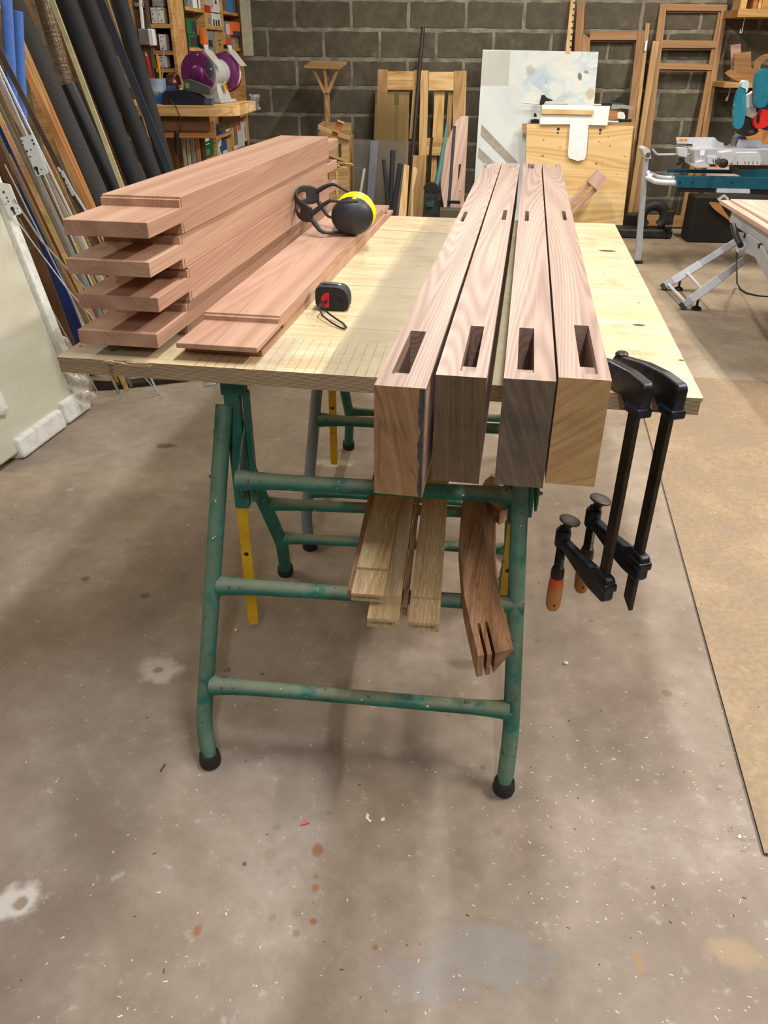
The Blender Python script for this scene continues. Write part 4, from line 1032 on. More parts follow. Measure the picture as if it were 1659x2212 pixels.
sbox('blister_pack','white packet right of the dark green bag','pack',474,480,288,340,LWHT,.1,ins=.03,face=((.1,.9,.3,.6,GREENBOX),))
sbox('blister_pack','small navy packet at the left under the bench','pack',468,476,269,287,plain('navy_pack','24345c',.5,0,.3,60),.1)
sbox('carton','navy blue carton with a white label under the bench','box',479,500,269,288,BLUEBOX,.16,face=((.45,.95,.1,.7,LWHT),))
sbox('blister_pack','blue and white packet below the navy carton','pack',481,491,305,343,BLUEBOX,.1,face=((0,1,0,.45,LWHT),))
sbox('carton','yellow brown carton below the navy carton','box',493,501,299,343,TANB,.14)
sbox('bag','crumpled white and brown bag in the lower right cubby','bag',506,525,264,322,LWHT,.12,face=((.0,.35,.2,1,plain('bag_brown','8b7355',.7)),(.4,.8,.7,.95,ORANGE)),bevel=.012)
sbox('carton','tall white carton at the far right of the lower cubbies','box',527,536,263,322,WHITECARD,.12,face=((.0,1,.0,.2,plain('navy_foot','23304e',.6)),(.4,.55,.3,.8,LBLK)))
bz = 1.078
# first shelf unit facing the room
ay = 5.83
a0 = yp(288,60,ay).x; a1 = yp(322,60,ay).x; a2 = yp(371,60,ay).x
us = thing('narrow_shelf', 'narrow chipboard shelf unit left of the cubby shelf, with a switch on its side', 'shelf', (a1, ay+.15, 0))
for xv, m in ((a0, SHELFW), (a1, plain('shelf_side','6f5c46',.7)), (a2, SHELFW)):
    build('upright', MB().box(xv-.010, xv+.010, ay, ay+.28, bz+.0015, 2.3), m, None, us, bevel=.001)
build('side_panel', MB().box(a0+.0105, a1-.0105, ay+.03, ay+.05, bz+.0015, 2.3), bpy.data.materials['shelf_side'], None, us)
build('back_panel', MB().box(a1+.0105, a2-.0105, ay+.27, ay+.28, bz+.0015, 2.3), WOODBROWN, None, us)
for py in (56, 114, 152):
    z = yp(345, py, ay).z; build('shelf_board', MB().box(a1+.0105, a2-.0105, ay+.002, ay+.268, z-.012, z+.012), SHELFW, None, us, bevel=.001)
def fbox(name, label, cat, x0, x1, y0, y1, Y, mat, dep=.1, face=None, bevel=.002):
    a = yp(x0, (y0+y1)/2, Y); b = yp(x1, (y0+y1)/2, Y); t_ = yp((x0+x1)/2, y0, Y).z; u = yp((x0+x1)/2, y1, Y).z
    w = b.x-a.x; M = T((a.x+b.x)/2, Y, u); o = tag(build(name, MB().box(-w/2, w/2, 0, dep, 0, t_-u), mat, M, None, bevel=bevel), label, cat)
    for (fx0, fx1, fz0, fz1, fm) in (face or ()):
        build('printed_label', MB().box(-w/2+w*fx0, -w/2+w*fx1, -.0012, -.0002, (t_-u)*fz0, (t_-u)*fz1), fm, M, o)
    return o
dots = lambda s: tuple((random.Random(s+i).uniform(.08,.8), 0, random.Random(s+i+50).uniform(.05,.85), 0, LBLK) for i in range(5))
def df(s): return tuple((a, a+.12, c, c+.09, m) for a, _, c, _, m in dots(s))
fbox('blister_pack','clear plastic packs at the top of the narrow shelf','pack',328,352,-14,14.5,ay+.01,GREY,.05)
fbox('carton','white carton, left of the printed pair in the narrow shelf','box',326,339,16,50.5,ay+.012,LWHT,.08,df(1))
fbox('carton','white carton, right of the printed pair in the narrow shelf','box',340,354,16,50.5,ay+.012,LWHT,.08,df(2))
fbox('carton','brown carton behind the single white carton in the narrow shelf','box',331,343,72,108,ay+.04,BROWNW,.08)
fbox('carton','single white printed carton in the middle of the narrow shelf','box',344,358,74,109,ay+.015,LWHT,.08,df(3))
fbox('carton','white printed carton low in the narrow shelf, behind the pencils','box',343,360,120,146,ay+.015,LWHT,.08,df(4))
# notices, pipe and switch on the side panel
sp = ay+.029
n_ = fbox('notice','white notice with a red heading and black boxes on the shelf side','notice',304,321,-6,25,sp-.003,plain('notice_paper','f0ece4',.6),.002,((.0,.85,.78,1,plain('notice_red','b23a3a',.6)),(.05,.35,.52,.70,LBLK),(.5,.9,.42,.70,LBLK),(.12,.92,.06,.26,LBLK)))
fbox('notice','small blue card below the notice','card',312.5,325,51,61,sp-.003,plain('blue_grey_card','4c6a85',.6),.002,((.3,.8,.15,.3,LWHT),))
pc = [yp(302,-25,sp-.035), yp(305,20,sp-.035), yp(309,61.5,sp-.035)]
cd = thing('cable_conduit', 'white plastic conduit running down into the grey switch box', 'conduit', tuple(pc[2]))
build('pipe', MB().tube([q-pc[2] for q in pc], .011, 12), WHITEP, T(*pc[2]), cd, smooth=True)
q = yp(301,10.5,sp-.03); build('pipe_clip', MB().box(-.03,.03,-.012,.02,-.010,.010), plain('clip_grey','8d877b',.6), T(*q), cd, bevel=.003)
sw = thing('switch_box', 'grey switch box with a white cover on the shelf side', 'switch box', tuple(yp(315,97,sp-.03)))
p0 = yp(299.5,79,sp-.07); p1 = yp(331,79,sp-.07); zt_ = yp(314,62,sp-.07).z; zb_ = yp(314,97,sp-.07).z
w = p1.x-p0.x
build('box_body', MB().box(p0.x, p0.x+w*.66, sp-.07, sp-.001, zb_, zt_), plain('switch_grey','7d776d',.6), None, sw, bevel=.004)
build('cover', MB().box(p0.x+w*.665, p1.x, sp-.07, sp-.001, zb_-.004, zt_), WHITEP, None, sw, bevel=.004)
# dowels standing against the cubby end panel
ey = Yc[0]-.050
for lb, tp_, lw, wpx, m in (('white round dowel leaning against the brown end panel, behind the grinder',(379,31),(391,168),4.2,plain('pale_dowel','e6dcc0',.6)),
                       ('thin brown stick left of the white dowel','', '', 2.4, PINE_D),('grey metal strip against the shelf beside the thin stick','','',2.6,GREYSTEEL)):
    if tp_ == '': tp_, lw = ((367,42),(378,150)) if 'stick' in lb else ((365,62),(375,150))
    a = yp(*tp_, ey); b = yp(*lw, ey); d = (a-b).normalized(); b = b+d*((1.086-b.z)/d.z)
    r = wpx/2*depth_of(a)/FPX
    tag(rod('dowel', [b, a], r, m, None, 10), lb, 'stick')

# ------------------------------------------------------------------ side bench with the grinder
bz = 1.078; by0 = 5.50; by1 = 6.13; bxr = -1.292
bn = thing('side_bench', 'thick wooden side bench with a rounded front corner under the grinder', 'bench', (-1.8, 5.8, 0))
pts = [(-2.35, by1), (-2.35, by0)] + [(bxr-.22+.22*math.sin(a), by0+.13-.13*math.cos(a)) for a in [math.pi/2*i/8 for i in range(9)]] + [(bxr, by1-.0)]
build('bench_top', MB().prism(pts, bz-.062, bz), PINE, None, bn, bevel=.003)
build('apron', MB().box(-2.35, bxr-.20, by0+.06, by0+.085, bz-.150, bz-.063), BROWNW, None, bn, bevel=.001)
build('lower_apron', MB().box(-2.35, bxr-.18, by0+.09, by0+.11, bz-.195, bz-.10), COPPERW, None, bn, bevel=.001)
build('side_apron', MB().box(bxr-.15, bxr-.12, by0+.12, by1, bz-.150, bz-.063), BROWNW, None, bn, bevel=.001)
for x_, y_ in ((-2.30, by0+.13),(-2.30, by1-.05),(bxr-.42, by1-.05)):
    build('leg', MB().box(x_-.03, x_+.03, y_-.03, y_+.03, 0, bz-.063), BROWNW, None, bn, bevel=.002)
for lb, tp_, lw, w, m, t in (('grey metal strip hanging under the side bench','',0,0,GREYSTEEL,0),):
    pass
for i, (lb, x0, x1, m) in enumerate((('brown post under the side bench behind the coiled lead',372,378,BROWNW),('greyish strip standing under the side bench',389,396,GREYSTEEL),('cream strip standing under the side bench',398.5,405,CREAM),('grey metal channel standing under the side bench',407,416,GREYSTEEL),('tall chipboard offcut at the right under the side bench',418,427,SHELFW))):
    Yv = by0+.22+.05*i; a = yp(x0, 276, Yv); b = yp(x1, 276, Yv); c = yp((x0+x1)/2+8, 350, Yv)
    top = Vector(((a.x+b.x)/2, Yv, min(a.z, bz-.2))); d = (top-c).normalized(); low = c+d*((.004-c.z)/d.z)
    tag(bar('strip_offcut', low, top, b.x-a.x, .012, m, None, (0,-1,0)), lb, 'strip')
# grinder
gy = 5.70
Lc = yp(431,158,gy); ax = Vector((.24,.97,0)).normalized(); GR = math.atan2(ax.y, ax.x)
gr = thing('bench_grinder', 'bench grinder with purple wheel guards and a grey motor on the side bench', 'grinder', (Lc.x+.12, Lc.y+.14, bz))
GF = frame(Lc, ax, (0,0,1))          # local x along the spindle, z up
Rg = .122
def circ(r, a0, a1, n): return [(r*math.cos(a0+(a1-a0)*i/n), r*math.sin(a0+(a1-a0)*i/n)) for i in range(n+1)]
# guard plate: circle in local (y,z) with a bite at the -y side lower front
def guard(x0, x1, bite, nm='wheel_guard'):
    pi = math.pi
    pts = circ(Rg, pi+.42, 3*pi-.75, 34)+[(.088*math.cos(pi-.70), .088*math.sin(pi-.70)), (.062*math.cos(pi-.55), .062*math.sin(pi-.55)), (.055*math.cos(pi-.1), .055*math.sin(pi-.1)), (.075*math.cos(pi+.25), .075*math.sin(pi+.25)), (.10*math.cos(pi+.36), .10*math.sin(pi+.36))]
    mb = MB().prism(pts, x0, x1); mb.v = [(z, x, y) for x, y, z in mb.v]
    return build(nm, mb, PURPLE, GF, gr, bevel=.004, seg=2)
# local y = z x x : points to the left-back side of the spindle; the operator side is -y
a = guard(-.028, -.016, (-1.95+0.25, math.pi+.35-0.0+.0))
build('guard_boss', MB().lathe([(.030,-.046),(.042,-.040),(.048,-.028)], 20, ax='x'), PURPLE, GF, a, smooth=True)
for an in (1.7, 2.9, -1.2):
    build('guard_screw', MB().lathe([(.005,-.032),(.006,-.028)], 8, ax='x', off=(0,.105*math.cos(an),.105*math.sin(an))), ZINC, GF, a)
build('grinding_wheel', MB().lathe([(.10,-.015),(.10,.014)], 32, ax='x'), DKGREY, GF, gr, smooth=True)
build('wheel_shroud', MB().lathe([(.112,.0145),(.118,.020),(.112,.055),(.085,.07)], 32, ax='x'), GREYP, GF, gr, smooth=True)
build('motor', MB().lathe([(.072,.07),(.080,.09),(.080,.27),(.072,.29)], 28, ax='x'), GREYP, GF, gr, smooth=True)
b2 = guard(.365, .377, (-1.7, math.pi+.35))
build('wheel_shroud', MB().lathe([(.085,.29),(.112,.305),(.118,.335),(.112,.364)], 32, ax='x'), PURPLE, GF, gr, smooth=True)
w2 = build('grinding_wheel', MB().lathe([(.098,.336),(.100,.340),(.100,.3645),(.098,.366)], 32, ax='x', off=(0,-.016,-.004)), plain('white_stone','dcd9cc',.8), GF, gr, smooth=True); w2['label'] = 'white grinding stone'
ped = MB().hexa([(.10,-.08,-(Lc.z-bz)+.02),(.27,-.08,-(Lc.z-bz)+.02),(.27,.07,-(Lc.z-bz)+.02),(.10,.07,-(Lc.z-bz)+.02),(.13,-.045,-.04),(.24,-.045,-.04),(.24,.05,-.04),(.13,.05,-.04)])
pe = build('pedestal', ped, GREYP, GF, gr, bevel=.006, seg=2)
build('base_plate', MB().box(.07,.30,-.10,.09,-(Lc.z-bz)+.001,-(Lc.z-bz)+.022), GREYP, GF, gr, bevel=.006, seg=2)
sw_ = build('switch_plate', MB().box(.17,.205,-.0775,-.067,-.115,-.06), plain('switch_yellow','e5b928',.5), GF @ Matrix.Rotation(-.12, 4, 'X'), pe, bevel=.002)
build('switch_button', MB().box(.178,.197,-.083,-.0775,-.108,-.088), REDP, GF @ Matrix.Rotation(-.12, 4, 'X'), sw_, bevel=.002)
build('switch_button', MB().box(.178,.197,-.083,-.0775,-.085,-.066), GREENBOX, GF @ Matrix.Rotation(-.12, 4, 'X'), sw_, bevel=.002)
SHIELD = NM('eye_shield_plastic', .15, 0, .6); SHIELD.base('c9c7bd'); SHIELD.b.inputs['Alpha'].default_value = .55
for xo in (.02, .35):
    s_ = build('shield_bracket', MB().box(xo-.012, xo+.030, -.055, -.035, .09, .15).tube([(xo-.03,-.045,.15),(xo+.035,-.045,.15)], .009, 10), ZINC, GF, gr, bevel=.002)
    build('eye_shield', MB().prism([(-.045,-.085),(.045,-.085),(.05,.03),(.02,.05),(-.02,.05),(-.05,.03)], -.0015, .0015), SHIELD.mat, GF @ T(xo+.01, -.085, .10) @ Matrix.Rotation(-.75, 4, 'X') @ Matrix.Rotation(math.pi/2, 4, 'X'), s_)
    build('knob', MB().lathe([(.012,0),(.014,.006),(.012,.018)], 12, ax='x', off=(xo-.05,-.045,.15)), BLACKP, GF, s_, smooth=True)
# charger with battery
cy = 5.545
def chaikin(P, k):
    for _ in range(k):
        Q = []
        for i in range(len(P)):
            a, b = P[i], P[(i+1)%len(P)]
            Q += [(a[0]*.75+b[0]*.25, a[1]*.75+b[1]*.25), (a[0]*.25+b[0]*.75, a[1]*.25+b[1]*.75)]
        P = Q
    return P
def poly_y(name, pts, Y0, dep, mat, parent=None, bevel=.004, sm=0):
    if sm: pts = chaikin(pts, sm)
    c = [yp(x, y, Y0) for x, y in pts]; o = c[0]
    P = [(q.x-o.x, q.z-o.z) for q in c]
    ar = sum(P[i][0]*P[(i+1)%len(P)][1]-P[(i+1)%len(P)][0]*P[i][1] for i in range(len(P)))
    if ar < 0: P = P[::-1]
    mb = MB().prism(P, -dep, 0); mb.v = [(x, -z, y) for x, y, z in mb.v]
    return build(name, mb, mat, T(o.x, Y0, o.z), parent, bevel=bevel, seg=2)
bzp = lambda x: 0
ch = thing('battery_charger', 'dark navy battery charger with a grey battery on the side bench', 'charger', tuple(yp(400,232,cy)))
yb = [y for y in (0,)]
zbase = lambda x, Y: max(y for y in [i*.25+180 for i in range(400)] if yp(x, y, Y).z >= bz+.0008)
poly_y('charger_body', [(349,zbase(349,cy)),(350,205),(357,197),(398,194),(425,204),(441,213),(441,zbase(441,cy))], cy, .08, NAVY, ch, .006)
poly_y('charger_front', [(441.5,214),(457,213),(458,zbase(458,cy)-.5),(441.5,zbase(441,cy)-1)], cy, .08, plain('charger_grey','4a5262',.5), ch, .003)
bt = poly_y('battery', [(396,194),(397,174),(402,171.5),(410,172),(452,189),(453,203),(448,206)], cy+.01, .06, plain('battery_grey','4d4f4c',.5), ch, .005)
poly_y('battery_label', [(400.5,189),(400.5,178.5),(408.5,181),(408.5,191.5)], cy+.0085, .002, plain('lime_label','7fae3c',.5), bt, 0)
xl = [yp(q_, 230, by0).x for q_ in (362, 374, 380, 387, 388)]
lead = [Vector((xl[0], cy-.004, bz+.035)), Vector((xl[1], by0+.018, bz+.007)), Vector((xl[2], by0-.010, bz+.005)), Vector((xl[3], by0-.012, bz-.055)), Vector((xl[4], by0-.012, bz-.13)), yp(386,288,by0+.012)]
rod('power_lead', lead, .003, BLACKP, ch, 8)
cb = []
for i in range(120):
    t_ = i/119; a_ = t_*12*math.pi
    c = yp(379+3*math.cos(a_)+3*t_, 308+24*math.sin(a_*1.0), by0+.02); cb.append(c+Vector((0,.010*math.sin(a_*.37),0)))
o_ = rod('coiled_lead', cb, .0055, BLACKP, ch, 6); o_['label'] = 'tied bundle of black cable hanging under the bench'
# tin of pencils
ty = 5.70
tc = yp(341,200,ty); tr_ = 20*depth_of(tc)/FPX
tin = thing('pencil_tin', 'blue and white tin full of pencils and brushes on the side bench', 'tin', (tc.x, ty, bz))
TINM = NM('tin_label', .35, .3); c3 = TINM.coord(); z3 = TINM.sep(c3)[2]; x3 = TINM.sep(c3)[0]; n3 = TINM.noise(c3, 30, 3)
cc = TINM.ramp(TINM.math('MULTIPLY_ADD', n3, .3, TINM.math('MULTIPLY', z3, 6.5)), [(.30,'1f5fa8'),(.50,'2a74c4'),(.56,'8d9a6a'),(.62,'c9d3da'),(.9,'9fb6d0')]); TINM.base(cc)
build('tin_body', MB().lathe([(tr_*.98,0),(tr_,.004),(tr_,.138),(tr_*1.03,.14),(tr_*1.03,.145),(tr_*.93,.145),(tr_*.93,.02)], 24), TINM.mat, T(tc.x, ty, bz+.0005), tin, smooth=True)
def pencil(label, nm, tip, base, mat, rpx, tipmat=None, cat='pencil'):
    a = yp(*tip, ty); b = yp(*base, ty); b.z = max(b.z, bz+.03); r = rpx*depth_of(a)/FPX
    root = thing(nm, label, cat, tuple(b)); d = (a-b).normalized(); L_ = (a-b).length
    F_ = frame(b, d, (0,-1,0))
    build('barrel', MB().lathe([(r,0),(r,L_*(.88 if tipmat else 1))], 6, ax='x'), mat, F_, root)
    if tipmat: build('tip', MB().lathe([(r,L_*.88),(r*.25,L_)], 6, ax='x'), tipmat, F_, root)
pencil('red carpenter pencil in the blue tin','carpenter_pencil',(314,113),(331,178),plain('pencil_red','c8262a',.4),2.6,PINE)
pencil('yellow carpenter pencil in the blue tin','carpenter_pencil',(339,116),(348,178),plain('pencil_yellow','e9a91a',.4),2.8,PINE)
pencil('steel blade standing in the blue tin','blade',(354,100),(350,176),GREYSTEEL,1.6,None,'blade')
pencil('black marker in the blue tin between the pencils','marker',(334,147),(339,180),BLACKP,2.4,None,'marker')
pencil('black brush handle at the left of the blue tin','brush',(314,150),(328,182),BLACKP,1.6,None,'brush')
pencil('grey scriber at the left of the blue tin','scriber',(318,158),(330,182),GREYSTEEL,1.4,None,'tool')
# jar, sack, sticks, plastic bag
jy = 5.745
jc = yp(374,172,jy); jr = 17*depth_of(jc)/FPX
AMB = NM('amber_plastic', .12, 0, .6); na = AMB.noise(AMB.coord(), 26, 3); AMB.base(AMB.ramp(na, [(.35,'2c130c'),(.55,'5c2d1c'),(.75,'a06a4a')])); AMB.bump(na, .6, .01)
tag(build('amber_bag', MB().lathe([(jr*.7,0),(jr*.95,.02),(jr,.09),(jr*.92,.14),(jr*.75,.165),(jr*.3,.175)], 18), AMB.mat, T(jc.x, jy, bz+.001), smooth=True), 'shiny amber plastic bag behind the pencil tin', 'bag')
fbox('small_box','small blue box between the pencil tin and the charger','box',362,378,186,zbase(370,5.645),5.645,BLUEBOX,.04)
sc = yp(390,183,5.665)
tag(build('cloth_sack', MB().lathe([(.024,0),(.033,.015),(.031,.055),(.015,.08),(.010,.092),(.018,.108)], 14), plain('cream_cloth','cfc8a5',.85,0,.1,30), T(sc.x, 5.665, bz+.001), smooth=True), 'small tied cream cloth sack left of the grinder', 'sack')
tag(rod('flat_stick', [yp(510,226,5.66)+Vector((0,0,.0)), yp(538,219,5.66)], .0055, PINE), 'short pale stick lying at the bench end by the grinder', 'stick')
PB = NM('clear_bag', .08, 0, .6); PB.base('e6e9ea'); PB.b.inputs['Alpha'].default_value = .30
bgm = MB(); rr = random.Random(9); vs = []; fs = []
for j in range(9):
    for i in range(9):
        q = yp(536+24*i/8+2*math.sin(j), 204+34*j/8, 5.70); vs.append((q.x+rr.uniform(-.006,.006), 5.72+.03*math.sin(i*1.1+j*.6)+rr.uniform(-.008,.008), q.z))
for j in range(8):
    for i in range(8): a_ = j*9+i; fs.append((a_, a_+1, a_+10, a_+9))
tag(build('plastic_bag', MB().add(vs, fs), PB.mat, None, smooth='all'), 'clear plastic bag hanging off the right end of the side bench', 'bag')
rk = thing('storage_rack','wooden rack rail that the leaning rods and foam tubes rest against','rack',(-2.48, 4.3, 0))
for yv in (2.9, 4.2, 5.41):
    build('post', MB().box(-2.56,-2.48, yv-.035, yv+.035, 0, 2.2), PINE_D, None, rk, bevel=.002)
build('rail', MB().box(-2.478,-2.43, 2.85, 5.45, 1.95, 2.05), PINE_D, None, rk, bevel=.002)
# ------------------------------------------------------------------ things along the back wall
def lean_quad(pxs, Yb, Yt):
    """unproject a leaning flat shape: depth runs linearly from Yb at the floor to Yt at 1.4 m; returns world points"""
    n = Vector((0, 1.4, -(Yt-Yb))).normalized(); p0 = Vector((0, Yb, 0))
    return [pp(x, y, p0, n) for x, y in pxs], n, p0
def lean_poly(name, label, cat, pxs, Yb, Yt, t, mat, parent=None, bevel=.001, floor=True, holes=None, grain=None, mats=None):
    """prism in a leaning plane; points with y pixel None drop to the floor"""
    P, n, p0 = lean_quad(pxs, Yb, Yt)
    upd = Vector((0, n.z, -n.y)); upd = -upd if upd.z < 0 else upd
    o = sum(P, Vector())/len(P)
    xd = Vector((1,0,0)) if grain is None else (P[grain[1]]-P[grain[0]])
    F = frame(o, xd, -n); inv = F.inverted()
    l = [(inv @ q) for q in P]; l = [(q.x, q.y) for q in l]
    ar = sum(l[i][0]*l[(i+1)%len(l)][1]-l[(i+1)%len(l)][0]*l[i][1] for i in range(len(l)))
    if ar < 0: l = l[::-1]
    ob = build(name, MB().prism(l, -t, 0), mat, F, parent, bevel=bevel)
    return tag(ob, label, cat) if parent is None else ob
def to_floor(px_top, px_low, Yb, Yt):
    """pixel where the line through two pixels on the leaning plane reaches the floor"""
    P, n, p0 = lean_quad([px_top, px_low], Yb, Yt); d = P[1]-P[0]; q = P[0]+d*((.002-P[0].z)/d.z); return q
def proj(p):
    v = Vector(p)-CAMP; w = v.dot(fw); return (IMW/2+FPX*v.dot(CX)/w, IMH/2-FPX*v.dot(CU)/w)
def board4(name, label, cat, tl, tr, bl, br, Yb, Yt, t, mat, parent=None, vertical_grain=True):
    a = proj(to_floor(tl, bl, Yb, Yt)); b = proj(to_floor(tr, br, Yb, Yt))
    return lean_poly(name, label, cat, [a, b, tr, tl], Yb, Yt, t, mat, parent, grain=(0,3) if vertical_grain else (0,1))

# hollow door edge panel hanging at the end of the cubby shelf
fbox('hanging_panel','pale grey green panel hanging on the block wall at the end of the cubby shelf','panel',519,541,-60,121,7.80,plain('pale_panel','b9b89f',.6),.03)

# T-shaped stand
ts = thing('tee_stand','tall wooden stand with a small square top and three braces at the block wall','stand',tuple(yp(706,280,7.62)))
tp4 = [yp(670,131,7.42), yp(748,126,7.74), yp(741,124,7.74), yp(667,127,7.42)]
c0 = yp(705,150,7.60)
build('top_plate', MB().box(-.155,.155,-.15,.15,0,.018), PINE_D, T(c0.x, 7.58, yp(705,143,7.44).z) @ Matrix.Rotation(.12, 4, 'X') @ RZ(-.10), ts, bevel=.001)
zt_ = yp(705,143,7.44).z
bar('post', (c0.x+.0, 7.62, .003), (c0.x, 7.60, zt_-.004), .040, .04, PINE_D, ts, (0,-1,0))
jn = Vector((c0.x, 7.578, zt_-.20))
for dx, dy in ((-.115,-.06),(.115,-.06),(.0,-.10)):
    bar('brace', jn+Vector((dx*.12,0,0)), Vector((c0.x+dx, 7.58+dy, zt_-.004)), .026, .022, PINE, ts, (0,-1,0))

# offcut crate with scraps
Yc_ = 7.05
ct = thing('offcut_crate','open wooden crate of offcuts standing against the block wall','crate',tuple(yp(720,480,Yc_)))
x0 = yp(688,330,Yc_).x; x1 = yp(754,330,Yc_).x; ztop = yp(720,296,Yc_).z
build('front_panel', MB().box(x0, x1, Yc_, Yc_+.015, .002, ztop), PINE_D, None, ct, bevel=.001)
build('side_panel', MB().box(x0, x0+.015, Yc_+.0155, Yc_+.40, .002, ztop+.09), PINE_D, None, ct, bevel=.001)
build('side_panel', MB().box(x1-.015, x1, Yc_+.0155, Yc_+.40, .002, ztop-.01), PINE_D, None, ct, bevel=.001)
build('back_panel', MB().box(x0+.0155, x1-.0155, Yc_+.385, Yc_+.40, .002, ztop+.08), PINE_D, None, ct, bevel=.001)
bar('rail', yp(688,274,Yc_-.01), yp(717,287,Yc_-.01), .03, .02, PINE_D, ct, (0,-1,0))
bar('rail', yp(730,291,Yc_-.012), yp(756,299,Yc_-.012), .035, .02, PINE_D, ct, (0,-1,0))
bar('rail', yp(708,333,Yc_-.012), yp(752,350,Yc_-.012), .02, .02, PINE_D, ct, (0,-1,0))
build('divider', MB().box(yp(735,330,Yc_).x-.01, yp(735,330,Yc_).x+.01, Yc_-.010, Yc_-.0005, .4, ztop-.05), plain('crate_gap','4b4630',.8), None, ct)
sc_ = thing('offcut','orange brown offcut sticking up out of the crate','offcut',tuple(yp(725,285,Yc_+.06)))
bar('block', yp(719,300,Yc_+.06), yp(736,262,Yc_+.06), .05, .03, COPPERW, sc_, (0,-1,0))
bar('lip', yp(729,260,Yc_+.045), yp(744,266,Yc_+.045), .012, .04, PINE, sc_, (0,-1,0))
bar('lip', yp(719,281,Yc_+.042), yp(732,287,Yc_+.042), .012, .03, PINE, sc_, (0,-1,0))
wr = MB(); rr = random.Random(2)
for i in range(24):
    a = yp(rr.uniform(702,752), rr.uniform(352,364), Yc_-.09+rr.uniform(-.03,.03)); b = a+Vector((rr.uniform(-.08,.08), rr.uniform(-.02,.02), rr.uniform(-.006,.012)))
    wr.tube([a, b], rr.uniform(.003,.009), 4)
bl_ = thing('shavings_tub','cardboard tub of pale wood scraps in front of the crate','tub',tuple(yp(725,470,Yc_-.1)))
xa = yp(712,400,Yc_-.1).x; xb = yp(755,400,Yc_-.1).x; zz = yp(735,362,Yc_-.1).z
build('tub_body', MB().box(xa, xb, Yc_-.17, Yc_-.03, .002, zz), PINE_D, None, bl_, bevel=.004)
build('rib', MB().box(xa+.065, xa+.08, Yc_-.176, Yc_-.1705, .01, zz-.02), PINE, None, bl_)
q = build('wood_scraps', wr, PINE, None, bl_); q['kind'] = 'stuff'

# pallet
Yp_b, Yp_t = 7.62, 7.80
pal = thing('pallet','old wooden pallet standing upright against the block wall','pallet',tuple(yp(910,455,7.62)))
def pboard(nm, x0t, x1t, x0b, x1b, yt, yb, off, mat, t=.02):
    return lean_poly(nm, '', '', [(x0b,yb),(x1b,yb),(x1t,yt),(x0t,yt)], Yp_b-off, Yp_t-off, t, mat, pal, grain=(0,3))
for a_ in ((816,838,811,831,150,470,.05,PINE_D),(895,902,884,891,151,300,.05,PINE_D),(909,926,901,918,152,470,.05,PINE),(981,1008,972,999,153,470,.05,PINE_D)):
    pboard('stringer', *a_, t=.045)
for a_ in ((837.5,894,837,893,154,194,.005,PINE),(927,981,926,980,155,195,.005,PINE)):
    o = lean_poly('deck_board','','',[(a_[2],a_[5]),(a_[3],a_[5]),(a_[1],a_[4]),(a_[0],a_[4])], Yp_b-.045, Yp_t-.045, .018, a_[7], pal, grain=(0,1))
for a_ in ((835,852,832,849,195,470,0,PINE_D),(862,884,857,879,195,470,0,PINE_D),(939,961,934,956,196,298,0,PINE),(969,979,962,973,196,300,0,PINE_D)):
    pboard('slat', *a_, t=.018)
lean_poly('deck_board','','',[(920,336),(968,336),(970,298),(922,298)], Yp_b-.045, Yp_t-.045, .018, PINE, pal, grain=(0,1))
lean_poly('slat','','',[(926,470),(938,470),(944,338),(933,338)], Yp_b, Yp_t, .018, PINE, pal, grain=(0,3))

# clear acrylic sheets in front of the pallet and the wall
def glass(nm, tint, alpha, rough=.05):
    m = NM(nm, rough, 0, .6); m.base(tint); m.b.inputs['Alpha'].default_value = alpha; return m.mat
ACR = glass('smoky_acrylic','8d7a52',.34); ACR2 = glass('grey_acrylic','77736a',.42); BLUEREFL = glass('bluish_reflection','8c92a0',.4)
board4('acrylic_sheet','smoky clear acrylic sheet leaning on the left side of the pallet','sheet',(811,198),(885,199),(807,300),(880,300),7.40,7.66,.004,ACR)
board4('acrylic_sheet','lower smoky acrylic sheet in front of the taller one by the pallet','sheet',(811,226),(883,227),(806,330),(878,330),7.32,7.60,.004,ACR)
board4('acrylic_sheet','dull grey clear sheet standing on the floor left of the pallet','sheet',(764,300),(884,305),(762,420),(876,420),6.99,7.28,.004,ACR2)
board4('acrylic_sheet','narrow bluish strip added as the reflection on the grey clear sheet','sheet',(801,304),(818,304),(793,420),(808,420),6.94,7.20,.004,BLUEREFL)  # separate tinted strip stands in for the bluish reflection on the grey sheet
# slim things in front
def lean_tube(name, label, cat, top, low, Y0, Y1, rpx, mat, n=12):
    P, nn, p0 = lean_quad([top, low], Y0, Y1); d = P[1]-P[0]; b = P[0]+d*((.008-P[0].z)/d.z); r = rpx*depth_of(P[0])/FPX
    return tag(rod(name, [b, P[0]], r, mat, None, n), label, cat)
lean_tube('steel_bar','long dark steel bar leaning in front of the pallet up the block wall','bar',(914,58),(882,440),7.34,7.64,4.2,plain('dark_bar','3d3832',.5,.4,.15,30))
lean_tube('pipe_insulation','short black foam tube behind the bluish reflection strip','pipe insulation',(792,321),(786,420),7.06,7.35,4.8,BLACKFOAM)
lean_tube('pipe_insulation','thin black foam tube, left of three in front of the acrylic','pipe insulation',(829,345),(838,440),6.78,7.05,4.2,BLACKFOAM)
lean_tube('pipe_insulation','tallest of the three black foam tubes in front of the acrylic','pipe insulation',(849,325),(843,450),6.82,7.12,5.8,BLACKFOAM)
lean_tube('pipe_insulation','black foam tube leaning right beside the pale offcut board','pipe insulation',(865,354),(851,450),6.70,7.02,5.6,BLACKFOAM)
lean_tube('metal_tube','pale metal tube standing left of the three black foam tubes','tube',(787,364),(776,430),6.86,7.12,3.2,plain('pale_metal','c4c2b6',.4,.3,.08,30))
